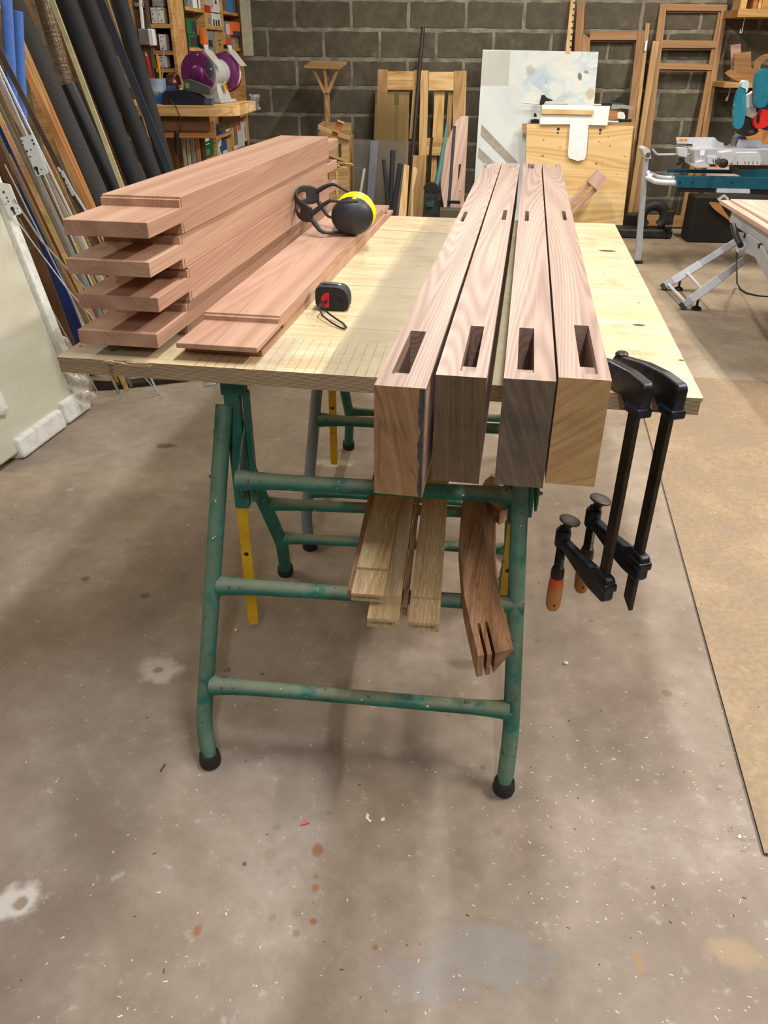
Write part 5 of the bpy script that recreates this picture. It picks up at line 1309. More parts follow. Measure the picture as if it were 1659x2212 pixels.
lean_poly('offcut_board','pale offcut board with a slanted edge right of the black foam tubes','timber',[(858,490),(876,490),(884,358),(874,354)],6.62,6.95,.03,PINE,grain=(0,3))
lean_poly('offcut_board','small pale rounded offcut behind the long steel bar','timber',[(886,470),(889,430),(892,362),(898,360),(902,367),(893,410),(893,470)],6.90,7.2,.02,PINE,grain=(0,3))
board4('plank','wide brown plank standing behind the small pale offcut','timber',(893,335),(918,336),(882,450),(911,450),7.30,7.48,.02,PINE_D)
lean_tube('pry_bar','dark rusty pry bar in front of the pallet slats','pry bar',(933,296),(921,420),7.22,7.52,3.0,DARKSTEEL,8)
# floor jack
Yj = 6.85
jk = thing('floor_jack','dark floor jack with a long blue green handle in front of the pallet','jack',tuple(yp(935,470,Yj)))
P, nn, p0 = lean_quad([(966,268),(951,360),(942,402)], Yj, Yj+.35)
build('handle', MB().tube([q-P[2] for q in P[::-1]], [.024,.020,.010], 12), plain('jack_teal','4f8488',.5,.1,.12,20), T(*P[2]), jk, smooth=True)
poly_y('head', [(914,408),(920,400),(930,396),(940,398),(953,409),(953,413),(940,416),(918,413)], Yj, .10, plain('jack_black','1f1c17',.6,.2,.2,30), jk, .01)
poly_y('body', [(916,414),(952,414),(952,430),(944,434),(942,470),(915,470)], Yj+.01, .12, plain('jack_grime','3b4140',.5,.3,.45,25), jk, .01)
poly_y('release_valve', [(920,436),(938,434),(938,447),(921,447)], Yj-.03, .03, plain('jack_teal_dark','36504f',.5,.3,.3,25), jk, .008)
q = yp(928,470,Yj); build('base', MB().box(q.x-.14, q.x+.16, Yj-.06, Yj+.30, .002, .10), bpy.data.materials['jack_grime'], None, jk, bevel=.01)
# plywood piece with curved edge, slot, and sash clamp in front
pw = lean_poly('plywood_template','tall plywood piece with a curved left edge and a slot, right of the pallet','template',[(964,480),(1000,480),(1012,251),(995,251),(985,262),(976,280),(965,310),(955,345),(951,375),(952,405)],7.10,7.45,.018,PLYPINK,grain=(0,2))
lean_poly('slot','','',[(989,389),(991,386),(996,356),(995,353),(991,356)],7.0985,7.4485,.002,plain('slot_dark','2f241a',.9),pw,0)
lean_poly('screw_hole','','',[(992,414),(994,414),(994,412),(992,412)],7.0985,7.4485,.002,bpy.data.materials['slot_dark'],pw,0)
cl = thing('sash_clamp','black bar clamp standing in front of the plywood template','clamp',tuple(yp(972,450,7.0)))
P, nn, p0 = lean_quad([(982,272),(969,450)], 7.02, 7.36); d_ = P[1]-P[0]; b_ = P[0]+d_*((.004-P[0].z)/d_.z)
bar('bar', b_, P[0], .026, .010, BLACKP, cl, (0,-1,0))
P, nn, p0 = lean_quad([(966,436),(994,437)], 6.99, 7.33); bar('jaw', P[0], P[1], .024, .02, BLACKP, cl, (0,-1,0))
tag(build('steel_channel', MB().box(yp(950,452,6.75).x, yp(1020,452,6.75).x, 6.70, 6.82, yp(980,462,6.75).z-.03, yp(980,451,6.75).z), plain('channel_brown','5b5244',.6,.2,.12,20), None, bevel=.004), 'brown grey beam lying low in front of the plywood template', 'beam') 
zb = yp(980,462,6.75).z-.03
tag(build('support_box', MB().box(yp(955,462,6.75).x, yp(1015,462,6.75).x, 6.705, 6.815, .002, zb-.001), BROWNW, None, bevel=.002), 'dark box under the low beam by the plywood template', 'box')

# white painted panel
WP = NM('stained_white_panel', .35, 0, .5); c_ = WP.coord((1,1,1)); x_, y_, z_ = WP.sep(c_)
n1 = WP.noise(c_, 2.4, 5, .6, .8); n2 = WP.noise(WP.coord((3,3,3),(1,4,0)), 2, 4, .65, 1.2)
def rect(m, x, y, x0, x1, y0, y1, e=.004):
    f = None
    for s, lo, sg in ((x,x0,1),(x,x1,-1),(y,y0,1),(y,y1,-1)):
        d = m.math('MULTIPLY_ADD', s, sg/e, -lo*sg/e+.5, True); f = d if f is None else m.math('MULTIPLY', f, d)
    return f
base = WP.ramp(n1, [(.3,'c0cac9'),(.6,'d3dad7')])
P, nn, p0 = lean_quad([(1043,107),(1293,112),(1283,228),(1025,400),(1000,480)], 7.42, 7.82)
a_ = proj(to_floor((1043,107),(1027,360),7.42,7.82)); b_ = proj(to_floor((1293,112),(1282,240),7.42,7.82))
pan = lean_poly('painted_board','large white panel with paint stains leaning on the block wall','panel',[a_, b_, (1293,112), (1043,107)],7.42,7.82,.018,WP.mat,grain=(0,1))
ip = wmat(pan).inverted()
def L2(x, y):
    P, _, _ = lean_quad([(x,y)], 7.42, 7.82); q = ip @ P[0]; return q.x, q.y
def prect(x0, y0, x1, y1):
    a = L2(x0,y0); b = L2(x1,y1); return min(a[0],b[0]), max(a[0],b[0]), min(a[1],b[1]), max(a[1],b[1])
base = WP.mix(WP.math('MULTIPLY', rect(WP, x_, y_, *prect(1041,110,1098,186)), .6), base, 'a39d90')
r2 = rect(WP, x_, y_, *prect(1134,110,1288,222))
pt = WP.ramp(n2, [(.30,'b9aa95'),(.42,'b9cbd6'),(.52,'d6dcd8'),(.64,'e2dfce'),(.75,'ddd5b2')])
base = WP.mix(WP.math('MULTIPLY', r2, .75), base, pt)
def blob(x, y, rx, ry, colr, st):
    global base
    cx_, cy_ = L2(x, y); s = 7.0/FPX
    dx = WP.math('MULTIPLY', WP.math('SUBTRACT', x_, cx_), 1/(rx*s)); dy = WP.math('MULTIPLY', WP.math('SUBTRACT', y_, cy_), 1/(ry*s))
    d = WP.math('ADD', WP.math('SQRT', WP.math('ADD', WP.math('MULTIPLY', dx, dx), WP.math('MULTIPLY', dy, dy))), WP.math('MULTIPLY_ADD', n2, 1.6, -.8))
    base = WP.mix(WP.ramp(d, [(.6,st),(1.0,0.0)]), base, colr)
blob(1252,166,6,10,'5b5048',.95); blob(1266,156,6,3,'6f655a',.8); blob(1180,174,3,8,'8a8f8c',.6); blob(1168,165,34,22,'9dbad0',.6); blob(1145,152,10,14,'a39377',.5)
blob(1226,114,8,5,'8a6c50',.6); blob(1275,203,12,14,'b39a5a',.7); blob(1215,150,38,20,'dfe0d4',.6)
# two brown tape stripes low on the panel
for i, q4 in enumerate(([(1038,293),(1040,268),(1120,352),(1096,352)], [(1032,340),(1034,318),(1070,352),(1048,356)])):
    o = lean_poly('tape_stripe','','',q4,7.4188,7.8188,.001,plain('taupe_tape','9f978a',.5) if i == 0 else bpy.data.materials['taupe_tape'],pan,0); o['label'] = 'taupe diagonal stripe'
WP.base(base)

# pale plywood board with a U cut-out
Yb_, Yt_ = 7.36, 7.52
a_ = proj(to_floor((1138,268),(1134,420),Yb_,Yt_)); b_ = proj(to_floor((1368,272),(1350,440),Yb_,Yt_))
pts = [a_, b_, (1368,272), (1272,271), (1268,330),(1262,340),(1248,345),(1234,341),(1226,332), (1231,269), (1138,268)]
pb = lean_poly('plywood_board','pale knotty plywood board with a deep U cut in its top edge','board',pts,Yb_,Yt_,.02,BIRCH,grain=(0,1))
for x, y, r in ((1206,279,3),(1205,287,2),(1297,281,3),(1296,288,2)):
    Pq, _, _ = lean_quad([(x,y)], Yb_-.0008, Yt_-.0008)
    build('screw', MB().lathe([(r*.0042,-.001),(r*.0042,.0006)], 10), BLACKP, frame(Pq[0], (1,0,0), (0,-1,.1)), pb)
def knot(x, y, rx, ry, i):
    Pq, _, _ = lean_quad([(x,y)], Yb_-.0006, Yt_-.0006)
    mb = MB().lathe([(1,-.0008),(1,.0002)], 10); mb.v = [(a*rx*.0042, b*ry*.0042, c) for a, b, c in mb.v]
    build('knot', mb, KN, frame(Pq[0], (1,0,.3*(i%3-1)), (0,-1,.1)), pb)
KN = plain('knot_brown','a07a48',.7,0,.2,60)
for i, (x, y, rx, ry) in enumerate(((1174,302,2.5,1.2),(1210,318,2,1.2),(1172,337,3.5,1.6),(1314,296,1.6,1.2),(1318,315,1.5,2.2),(1350,338,1.6,1.2),(1302,348,1.2,1),(1288,353,3,2.2),(1320,440,1.2,1),(1273,474,1.2,.8),(1332,377,1,1),(1294,306,1.8,1),(1345,420,1,1.2))): knot(x, y, rx, ry, i)
# white template sitting in the cut-out, with its fittings
tmp = thing('router_template','white T-shaped template with a wooden strip, its tongue in the plywood cut','template',tuple(yp(1248,340,Yt_)))
w = WHITELAM
lean_poly('template_plate','','',[(1166,268.5),(1231.5,268.5),(1226.5,333),(1229,342),(1234,343),(1248,348),(1262,345),(1264,341),(1267,330),(1271.5,270),(1312,271),(1318,229),(1172,226)],Yb_-.03,Yt_-.03,.012,w,tmp,.002)
lean_poly('wooden_strip','','',[(1169.5,246),(1281,248),(1283,238),(1170,235.5)],Yb_-.052,Yt_-.052,.018,PINE,tmp,.001,grain=(0,1))
q = yp(1240,226,7.60)
for a_, b_, r_, m_ in (((1130,222),(1172,225),.006,WHITEP),((1282,226),(1345,228),.007,WHITEP),((1312,262),(1340,264),.012,WHITEP),((1175,226),(1226,226),.006,GREYSTEEL)):
    rod('guide_rod', [yp(*a_,7.62), yp(*b_,7.62)], r_, m_, tmp, 10)
for pts_, m_ in (([(1166,224),(1168,214),(1170,206),(1176,205),(1181,211),(1194,216),(1194,218),(1178,219),(1174,227),(1166,227)],BLACKP),
                 ([(1300,223),(1322,223),(1322,228),(1300,228)],BLACKP),
                 ([(1318,219),(1330,216),(1338,210),(1347,208),(1346,221),(1335,223)],BLACKP),
                 ([(1146,268),(1147,259),(1156,257),(1165,258),(1165,269)],BLACKP),([(1153,253),(1154,246),(1158,244),(1160,252)],BLACKP),
                 ([(1336,263),(1338,259),(1350,260),(1364,257),(1364,265),(1352,268),(1338,270)],BLACKP),
                 ([(1334,256),(1334,244),(1339,241),(1348,243),(1351,252),(1349,257)],WHITEP),([(1316,258),(1316,238),(1334,240),(1334,258)],COPPERW),
                 ([(1351,256),(1351,249),(1355,248),(1355,257)],BLACKP),([(1320,236),(1322,226),(1345,226),(1362,229),(1369,233),(1366,237),(1345,234)],GREYSTEEL)):
    poly_y('fitting', pts_, 7.60, .03, m_, tmp, .003)
tag(bar('batten', yp(1128,274,7.57), yp(1373,271,7.57), .05, .03, PINE_D, None, (0,-1,0)), 'brown batten running behind the top of the plywood board', 'timber')
# wooden mallet-like stop leaning on the plywood board
ml = thing('wooden_stop','small wooden block on a forked stick leaning on the pale plywood board','jig',tuple(yp(1285,390,7.2)))
Pq, nn, p0 = lean_quad([(1269,392),(1292,367),(1312,385),(1291,412)], 7.12, 7.30)
o_ = sum(Pq, Vector())/4; Fm = frame(o_, Pq[1]-Pq[0], -nn); inv = Fm.inverted(); l = [((inv@q).x,(inv@q).y) for q in Pq]
if sum(l[i][0]*l[(i+1)%4][1]-l[(i+1)%4][0]*l[i][1] for i in range(4)) < 0: l = l[::-1]
bk_ = build('block', MB().prism(l, -.08, 0), PLYPINK, Fm, ml, bevel=.001)
for x, y in ((1277,393),(1293,374),(1307,387),(1291,407)):
    Pq2, _, _ = lean_quad([(x,y)], 7.1195, 7.2995); build('nail_head', MB().lathe([(.005,-.001),(.005,.0008)], 8), ZINC, frame(Pq2[0], (1,0,0), (0,-1,.1)), bk_)
for a_, b_ in (((1273,397),(1200,470)),((1286,409),(1212,482))):
    Pq, _, _ = lean_quad([a_, b_], 7.172, 7.352); d_ = (Pq[1]-Pq[0]).normalized(); bar('stick', Pq[0]+d_*((.02-Pq[0].z)/d_.z), Pq[0], .035, .03, PLYPINK, ml, (0,-1,0))

# frames leaning on the right half of the wall
pf_ = lean_poly('perforated_strip','pale wooden strip with a row of holes leaning above the white panel','strip',[(1219,140),(1231,140),(1246,-40),(1237,-40)],7.55,7.86,.012,PINE,grain=(0,3))
for i in range(12):
    y = 6+13.7*i; x = 1240.3-(y-6)*.083-.4*i*.0
    if y > 118: break
    Pq, _, _ = lean_quad([(x,y)], 7.5492, 7.8592); build('hole', MB().lathe([(.0085,-.001),(.0085,.0006)], 10), BLACKP, frame(Pq[0], (1,0,0), (0,-1,.1)), pf_)
Yf0, Yf1 = 7.60, 7.90
def fr(parent, nm, pts, off, mat, t=.03, g=(0,1)): return lean_poly(nm, '', '', pts, Yf0-off, Yf1-off, t, mat, parent, .0015, grain=g)
f1 = thing('door_frame','brown wooden door frame with one hinge, leaning behind the white template','frame',tuple(yp(1300,480,7.6)))
fr(f1,'stile',[(1238,160),(1255,160),(1264,4),(1247,3)],0,FRAMEW,g=(0,3))
fr(f1,'stile',[(1255,150),(1272,150),(1275,84),(1258,70)],.004,FRAMEW,g=(0,3))
a_ = proj(to_floor((1395,67),(1365,300),Yf0,Yf1)); b_ = proj(to_floor((1376,86),(1350,300),Yf0,Yf1))
fr(f1,'stile',[(1330,496),(1346,496),(1393,67),(1377,68)],.002,FRAMEW,g=(0,3))
fr(f1,'edge_stile',[(1348,496),(1353,496),(1404,50),(1395,50)],-.004,PINE_D,g=(0,3))
fr(f1,'rail',[(1273,86),(1377,86),(1378,67),(1275,69)],.002,FRAMEW)
fr(f1,'shaded_rebate',[(1274,91),(1371,91),(1371,86.5),(1274,86.5)],-.020,BROWNW,t=.01)  # darker wood strip puts the shade below the rail into colour
fr(f1,'shaded_rebate',[(1359,330),(1364,330),(1376,92),(1371,92)],-.018,BROWNW,t=.01,g=(0,3))  # same dark strip for the shade beside the stile
Pq, _, _ = lean_quad([(1393,110),(1397,88)], Yf0-.02, Yf1-.02); hg = bar('hinge', Pq[0], Pq[1], .016, .010, ZINC, f1, (0,-1,0)); hg['label'] = 'bright metal hinge'
f2 = thing('window_frame','tall three light wooden window frame leaning at the right of the wall','frame',tuple(yp(1480,490,7.6)))
Yf0, Yf1 = 7.60, 7.88
def line(p, q, y): t = (y-p[1])/(q[1]-p[1]); return p[0]+(q[0]-p[0])*t
LO = ((1427,8),(1364,490)); LI = ((1438,24),(1388,490)); RO = ((1573,10),(1497,490)); RI = ((1563,24),(1480,470))
fr(f2,'stile',[(1361,492),(1385,492),(1441,8),(1427,8)],.0,FRAMEW,g=(0,3))
fr(f2,'stile',[(1483,492),(1497,492),(1573,10),(1561,10)],.0,FRAMEW,g=(0,3))
fr(f2,'inner_stile',[(1470,468),(1482,470),(1560,24),(1553,24)],-.014,FRAMEW,g=(0,3))
fr(f2,'rail',[(1439.5,23),(1559.5,24),(1561,10),(1441.5,8)],.001,FRAMEW)
fr(f2,'rail',[(1429.5,103),(1546.5,104),(1548,88),(1431.5,86.5)],.001,FRAMEW)
fr(f2,'rail',[(1423.5,149),(1540,151),(1541.5,138),(1425,136.5)],.001,FRAMEW)
fr(f2,'rail',[(1386,491),(1483,491),(1487,465),(1389,464)],.001,FRAMEW)
for y0, xa, xb in ((24,1440,1556),(104.5,1430,1545),(151.5,1424,1538)):
    fr(f2,'shaded_rebate',[(xa,y0+4),(xb,y0+4),(xb,y0),(xa,y0)],-.016,BROWNW,t=.01)  # dark brown bands paint the shade beneath each rail
lean_poly('plank','narrow brown plank leaning just left of the tall window frame','timber',[(1351,492),(1360,492),(1424,90),(1411,88)],7.50,7.84,.03,PINE_D,grain=(0,3))

# bracket shelves with patterns
def wshelf(label, pts, Y, dep, tpx):
    s_ = thing('bracket_shelf', label, 'shelf', tuple(yp(*pts[0],Y)))
    a = yp(*pts[0],Y); b = yp(*pts[1],Y); h = tpx*depth_of(a)/FPX
    build('shelf_board', MB().box(a.x, a.x+2.0, Y, WY-.004, a.z-h, a.z), SHELFW, None, s_, bevel=.001)
    return a, h
a1_, h1_ = wshelf('upper chipboard wall shelf at the right edge with light pieces on it', [(1596,19),(1659,17)], 7.56, .3, 15)
a2_, h2_ = wshelf('lower chipboard wall shelf at the right edge with curved patterns', [(1566,178),(1659,180)], 7.50, .3, 10)
z1 = a1_.z+.001; z2 = a2_.z+.001
for lb, x0, x1, m in (('pale block at the left end of the upper wall shelf',1600,1613,PINE),('orange brown block on the upper wall shelf',1627,1636,COPPERW),('pale board right of the orange brown block on the upper shelf',1638,1645,PINE),('brown board at the right edge on the upper shelf',1646,1664,COPPERW)):
    a = yp(x0,10,7.60); b = yp(x1,10,7.60); tag(build('wood_block', MB().box(a.x,b.x,7.60,7.80,z1,z1+.22), m, None, bevel=.001), lb, 'block')
def pat(label, nm, pts, Y, t, mat):
    o = poly_y(nm, pts, Y, t, mat, None, .001, 0 if 'panel' in nm else 2); 
    lo_ = min((wmat(o) @ v.co).z for v in o.data.vertices)
    o.location.z += z2-lo_; WM[o.name] = o.matrix_basis.copy(); tag(o, label, 'pattern')
pat('flat brown panel upright at the left end of the lower wall shelf','pattern_panel',[(1580,178),(1578,100),(1600,97),(1602,178)],7.82,.02,PLYPINK)
pat('square brown panel behind the leaf shaped patterns','pattern_panel',[(1584,178),(1586,118),(1622,113),(1622,178)],7.76,.02,FRAMEW)
pat('leaf shaped wooden pattern, the upper of two on the lower shelf','leaf_pattern',[(1580,150),(1582,149),(1594,141),(1610,134),(1630,135),(1650,147),(1640,158),(1620,165),(1600,164),(1588,157)],7.66,.02,FRAMEW)
pat('crescent shaped wooden pattern in front on the lower shelf','crescent_pattern',[(1565,160),(1567,159),(1574,153),(1582,151),(1592,160),(1604,166),(1622,168),(1645,160),(1664,150),(1664,170),(1640,178),(1605,180),(1590,176),(1577,169)],7.56,.02,FRAMEW)
pat('curved wooden hoop pattern at the right end of the lower shelf','hoop_pattern',[(1627,178),(1627,137),(1636,127),(1648,120),(1664,116),(1664,128),(1652,132),(1642,140),(1640,178)],7.72,.02,FRAMEW)
for lb, pts in (('white wire hook under the upper wall shelf',[(1607,46),(1605,56),(1603,68),(1600.5,72),(1598.5,70),(1600,62)]),('white wire hook under the lower wall shelf',[(1576,196),(1573,208),(1571,217),(1568.5,217.5),(1568.5,214),(1571,209)])):
    Yh = 7.70; P = [yp(x,y,Yh) for x,y in pts]; zt__ = (a1_.z-h1_ if 'upper' in lb else a2_.z-h2_)
    P = [Vector((P[0].x+.004, Yh, zt__-.002))]+P
    tag(rod('wire_hook', P, .004, WHITEP, None, 6), lb, 'hook')
tag(bar('nail', (yp(1629,30,WY).x, WY-.03, yp(1629,98,WY).z), (yp(1629,30,WY).x, WY-.001, yp(1629,98,WY).z), .008, .008, BLACKP, None), 'small dark nail in the block wall above the leaf patterns', 'nail')
# ------------------------------------------------------------------ mitre saw on its stand
Ym = 6.05
ms = thing('saw_stand','long teal and grey folding saw stand in front of the window frame','saw stand',tuple(yp(1385,550,Ym)))
TEALM, ALUM, ALUP = TEALD, ALU, ALUL
def pyb(nm, pts, Y, dep, m, par, bv=.004): return poly_y(nm, pts, Y, dep, m, par, bv, 2 if nm in ('blade_guard','saw_handle','red_housing','gear_case','motor','guard_cap','red_slot') else 0)
pyb('rail', [(1462,381),(1760,386),(1760,412),(1462,405)], Ym, .06, TEALM, ms, .004)
pyb('rail', [(1441,366),(1760,371),(1760,378),(1441,373)], Ym+.34, .05, TEALM, ms, .004)
for x in (1469.5,1496,1581):
    q = yp(x, 395, Ym-.001); build('rail_hole', MB().lathe([(.008,-.001),(.008,.0005)], 12, ax='y'), BLACKP, T(*q), ms)
pyb('under_tube', [(1462,406),(1760,412),(1760,424),(1462,414)], Ym+.02, .04, BLACKP, ms, .006)
pyb('white_sleeve', [(1550,407.5),(1620,409),(1620,418),(1548,416)], Ym-.012, .05, ALUP, ms, .003)
pyb('cross_beam', [(1600,366),(1760,368),(1760,384),(1600,381)], Ym+.05, .26, TEALM, ms, .004)
for o_ in (0, .30):
    P = [yp(1397,383,Ym+.12), yp(1403,386,Ym+.10), yp(1415,392,Ym+.03+o_*.9), yp(1430,394,Ym+.03+o_), yp(1465,395,Ym+.03+o_)]
    if o_: P = [p+Vector((0,0,.03)) for p in P]
    rod('slide_arm', P, .019, ALUP, ms, 12)
pl_ = Ym+.12
pyb('leg', [(1391,345),(1401,345),(1386,548),(1373,548),(1384,430)], pl_, .035, ALUM, ms, .005)
a = yp(1379,548,pl_); f_ = zp(1379,553,0)
bar('leg_end', (yp(1379.5,548,pl_).x, pl_+.0175, .012), (yp(1379.5,547,pl_).x, pl_+.0175, yp(1379.5,547,pl_).z), .05, .034, ALUM, ms, (0,-1,0))
q = yp(1382,555,pl_); build('rubber_foot', MB().box(a.x-.02, a.x+.045, pl_-.005, pl_+.04, .001, .03), BLACKP, None, ms, bevel=.006)
hd = pyb('roller_head', [(1388,322),(1397,318),(1404,324),(1407,342),(1395,344)], pl_-.03, .16, ALUP, ms, .008)
q = yp(1400,335,pl_-.032); build('roller_pin', MB().lathe([(.016,-.004),(.018,.002)], 14, ax='y'), DKGREY, T(*q), hd)
P2 = [zp(1480,664,0), zp(1440,632,0)]
sm_leg = bar('leg', (yp(1600,470,Ym).x+.75, Ym+.1, .02), (yp(1600,405,Ym).x+.55, Ym+.1, yp(1600,408,Ym).z), .04, .03, ALUM, ms, (0,-1,0))
pyb('bracket', [(1552,432),(1566,420),(1576,430),(1562,444)], Ym-.02, .05, ALUP, ms, .006)
q = yp(1563,431,Ym-.022); build('bracket_bolt', MB().lathe([(.014,-.005),(.018,.0)], 14, ax='y'), DKGREY, T(*q), ms)
sw2 = thing('mitre_saw','teal and grey sliding mitre saw with a clear blade guard on the saw stand','mitre saw',tuple(yp(1580,360,Ym+.1)))
Ys = Ym+.04
pyb('base_body', [(1499,324),(1500,361),(1530,362),(1540,352),(1700,356),(1700,325),(1560,322)], Ys+.02, .26, ALUM, sw2, .008)
tb_ = pyb('turntable', [(1580,344),(1583,330),(1642,330),(1643,342),(1645,346),(1641,357),(1586,356),(1578,350)], Ys-.02, .22, ALUP, sw2, .012)
for x in (1593,1609,1617,1626,1635):
    pyb('scale_mark', [(x,348.5),(x+1.2,348.5),(x+1.4,355),(x+.2,355)], Ys-.0212, .002, BLACKP, tb_, 0)
pyb('base_foot', [(1501,362),(1507,350),(1522,347),(1533,358),(1529,362)], Ys-.03, .20, ALUP, sw2, .006)
pyb('scale_plate', [(1512,336),(1513,325),(1523,325),(1521,336)], Ys+.018, .003, WHITEP, sw2, .001)
pyb('bench_arm', [(1530,338),(1554,339),(1554,355),(1530,354)], Ys-.012, .06, ALUP, sw2, .005)
for x in (1540,1545): pyb('scale_mark', [(x,344),(x+1.4,344),(x+1.6,351),(x+.2,351)], Ys-.0135, .002, BLACKP, sw2, 0)
pyb('arm_head', [(1555,355),(1557,330),(1585,326),(1592,331),(1578,352),(1571,358)], Ys-.06, .16, ALUP, sw2, .008)
kn = yp(1558,351,Ys-.10); build('lock_knob', MB().lathe([(.014,-.07),(.028,-.065),(.030,-.03),(.022,-.02),(.020,.06)], 18, ax='y'), BLACKP, T(*kn), sw2, smooth=True)
pyb('fence', [(1461,297),(1544,297),(1551,305),(1563,309),(1564,320),(1497,318),(1496,311),(1463,310)], Ys+.20, .02, ALUP, sw2, .003)
lb_ = pyb('warning_label', [(1466,299.5),(1485,299.5),(1485,304.5),(1466,304.5)], Ys+.1985, .001, plain('label_orange','f0a022',.5), sw2, 0)
for x in (1470,1479): pyb('label_mark', [(x,302.5),(x+2,300.5),(x+4,302.5),(x+2,303.5)], Ys+.1975, .001, REDP, lb_, 0)
pyb('fence', [(1590,322),(1597,301),(1643,301),(1647,311),(1700,312),(1700,330),(1590,328)], Ys+.20, .02, ALUP, sw2, .003)
rod('stop_rod', [yp(1409,322,Ys+.1), yp(1418,333,Ys+.1), yp(1424,334,Ys+.1), yp(1505,333,Ys+.1)], .008, GREYSTEEL, sw2, 8)
pyb('stop_block', [(1464,319),(1485,320),(1484,339),(1466,337)], Ys+.07, .06, ALUP, sw2, .004)
pyb('thumb_screw', [(1459,357),(1466,350),(1466,343),(1475,341),(1478,349),(1471,352),(1470,357)], Ys+.08, .03, BLACKP, sw2, .004)
pyb('pivot', [(1585,322),(1592,296),(1606,290),(1614,300),(1616,322)], Ys+.24, .10, plain('pivot_metal','7d84a0',.35,.4,.1,30), sw2, .008)
Yg = Ys+.06
CG = NM('clear_teal_guard', .08, 0, .7); CG.base('2f8aa3'); CG.b.inputs['Alpha'].default_value = .72
pyb('blade_guard', [(1585,268),(1586,240),(1589,215),(1595,195),(1601,190),(1612,190),(1612,215),(1610,250),(1606,272),(1596,280),(1588,276)], Yg, .06, CG.mat, sw2, .02)
pyb('guard_cap', [(1601,190),(1605,175),(1616,173),(1619,180),(1613,205),(1611.5,190)], Yg-.005, .07, plain('pale_teal_cap','b9d2d2',.4), sw2, .01)
pyb('motor_arm', [(1612,208),(1623,203),(1633,196),(1633,230),(1612,233)], Yg+.06, .08, WHITEP, sw2, .008)
pyb('arm_casting', [(1612,233),(1632,232),(1636,252),(1626,256),(1612,250)], Yg+.05, .09, plain('casting_grey','b4b3ad',.5), sw2, .006)
pyb('saw_handle', [(1632,200),(1634,165),(1645,150),(1656,148),(1662,150),(1662,225),(1640,236),(1631,225)], Yg-.02, .07, TEAL, sw2, .02)
pyb('motor', [(1632,238),(1646,215),(1668,195),(1700,190),(1700,280),(1650,284),(1640,268)], Yg+.08, .16, NAVY, sw2, .02)
pyb('red_housing', [(1626,258),(1638,248),(1645,240),(1656,237),(1664,240),(1664,268),(1652,276),(1640,279),(1630,275)], Yg+.02, .08, REDP, sw2, .02)
pyb('red_slot', [(1634,266),(1634,250),(1640,243),(1642,250),(1641,264),(1638,267)], Yg+.018, .003, BLACKP, sw2, .001)
pyb('gear_case', [(1594,282),(1604,262),(1614,252),(1634,258),(1636,278),(1640,284),(1630,292),(1606,296)], Yg+.06, .10, BLACKP, sw2, .01)
pyb('gear_plate', [(1617,288),(1618,281),(1628,281),(1628,288)], Yg+.058, .003, DKGREY, sw2, .001)

# ------------------------------------------------------------------ floor by the wall
Yv = 7.2
vs_ = thing('drill_clamp','heavy black round clamp ring on a flat base lying by the wall','clamp',tuple(yp(1410,505,Yv)))
cc_ = yp(1411,468,Yv); rr_ = 29*depth_of(cc_)/FPX
rp = [(rr_*.85*math.cos(a), 0, rr_*.82*math.sin(a)) for a in [(-.9+5.0*i/22) for i in range(23)]]
build('ring', MB().tube(rp, .045, 10), plain('cast_black','2b2926',.6,.2,.3,20), T(*cc_), vs_, smooth=True)
zc = cc_.z
build('base', MB().box(cc_.x-.30, cc_.x+.17, Yv-.08, Yv+.12, .002, .075), bpy.data.materials['cast_black'], None, vs_, bevel=.012)
build('side_plate', MB().box(cc_.x+.10, cc_.x+.165, Yv-.05, Yv+.05, .0755, zc+.06), bpy.data.materials['cast_black'], None, vs_, bevel=.01)
rod('screw', [yp(1436,490,Yv-.09), yp(1452,490,Yv-.10)], .022, DARKSTEEL, vs_, 10)
rod('tommy_bar', [yp(1442,475,Yv-.10), yp(1445,508,Yv-.11)], .008, DARKSTEEL, vs_, 8)
tag(build('steel_plate', MB().box(yp(1346,470,7.42).x, yp(1380,470,7.42).x, 7.36, 7.48, .002, yp(1360,462,7.4).z), DARKSTEEL, None, bevel=.004), 'dark steel plate standing behind the round clamp', 'plate')
Yd = 7.0
tag(build('dark_bin', MB().box(yp(1500,440,Yd).x, yp(1700,440,Yd).x, Yd, Yd+.22, .002, yp(1530,425,Yd).z), plain('bin_black','1d1815',.7,0,.2,10), None, bevel=.01), 'low dark bin on the floor behind the right work table', 'bin')
for lb, pts, Yv_ in (('curved orange brown wooden pattern leaning on the dark bin',[(1530,436),(1556,438),(1562,452),(1575,470),(1590,482),(1582,482),(1556,462),(1542,452)],6.978),):
    tag(poly_y('curved_pattern', pts, Yv_, .02, COPPERW, None, .001, 1), lb, 'pattern')
bb_ = [o for o in bpy.data.objects if o.name == 'curved_pattern'][0]
a_ = proj(to_floor((1552,352),(1548,400),7.30,7.62)); b_ = proj(to_floor((1720,352),(1700,400),7.30,7.62))
lean_poly('leaning_board','orange brown board with a slanted top leaning behind the mitre saw','board',[a_,b_,(1725,262),(1640,270),(1613,284),(1548,332)],7.30,7.62,.02,COPPERW,grain=(0,3))
lean_poly('plank_offcut','brown plank with a level top behind the saw stand rail','board',[proj(to_floor((1528,366),(1524,400),7.26,7.40)),proj(to_floor((1660,366),(1650,400),7.26,7.40)),(1660,362),(1528,360)],7.26,7.40,.02,PLYPINK,grain=(0,1))

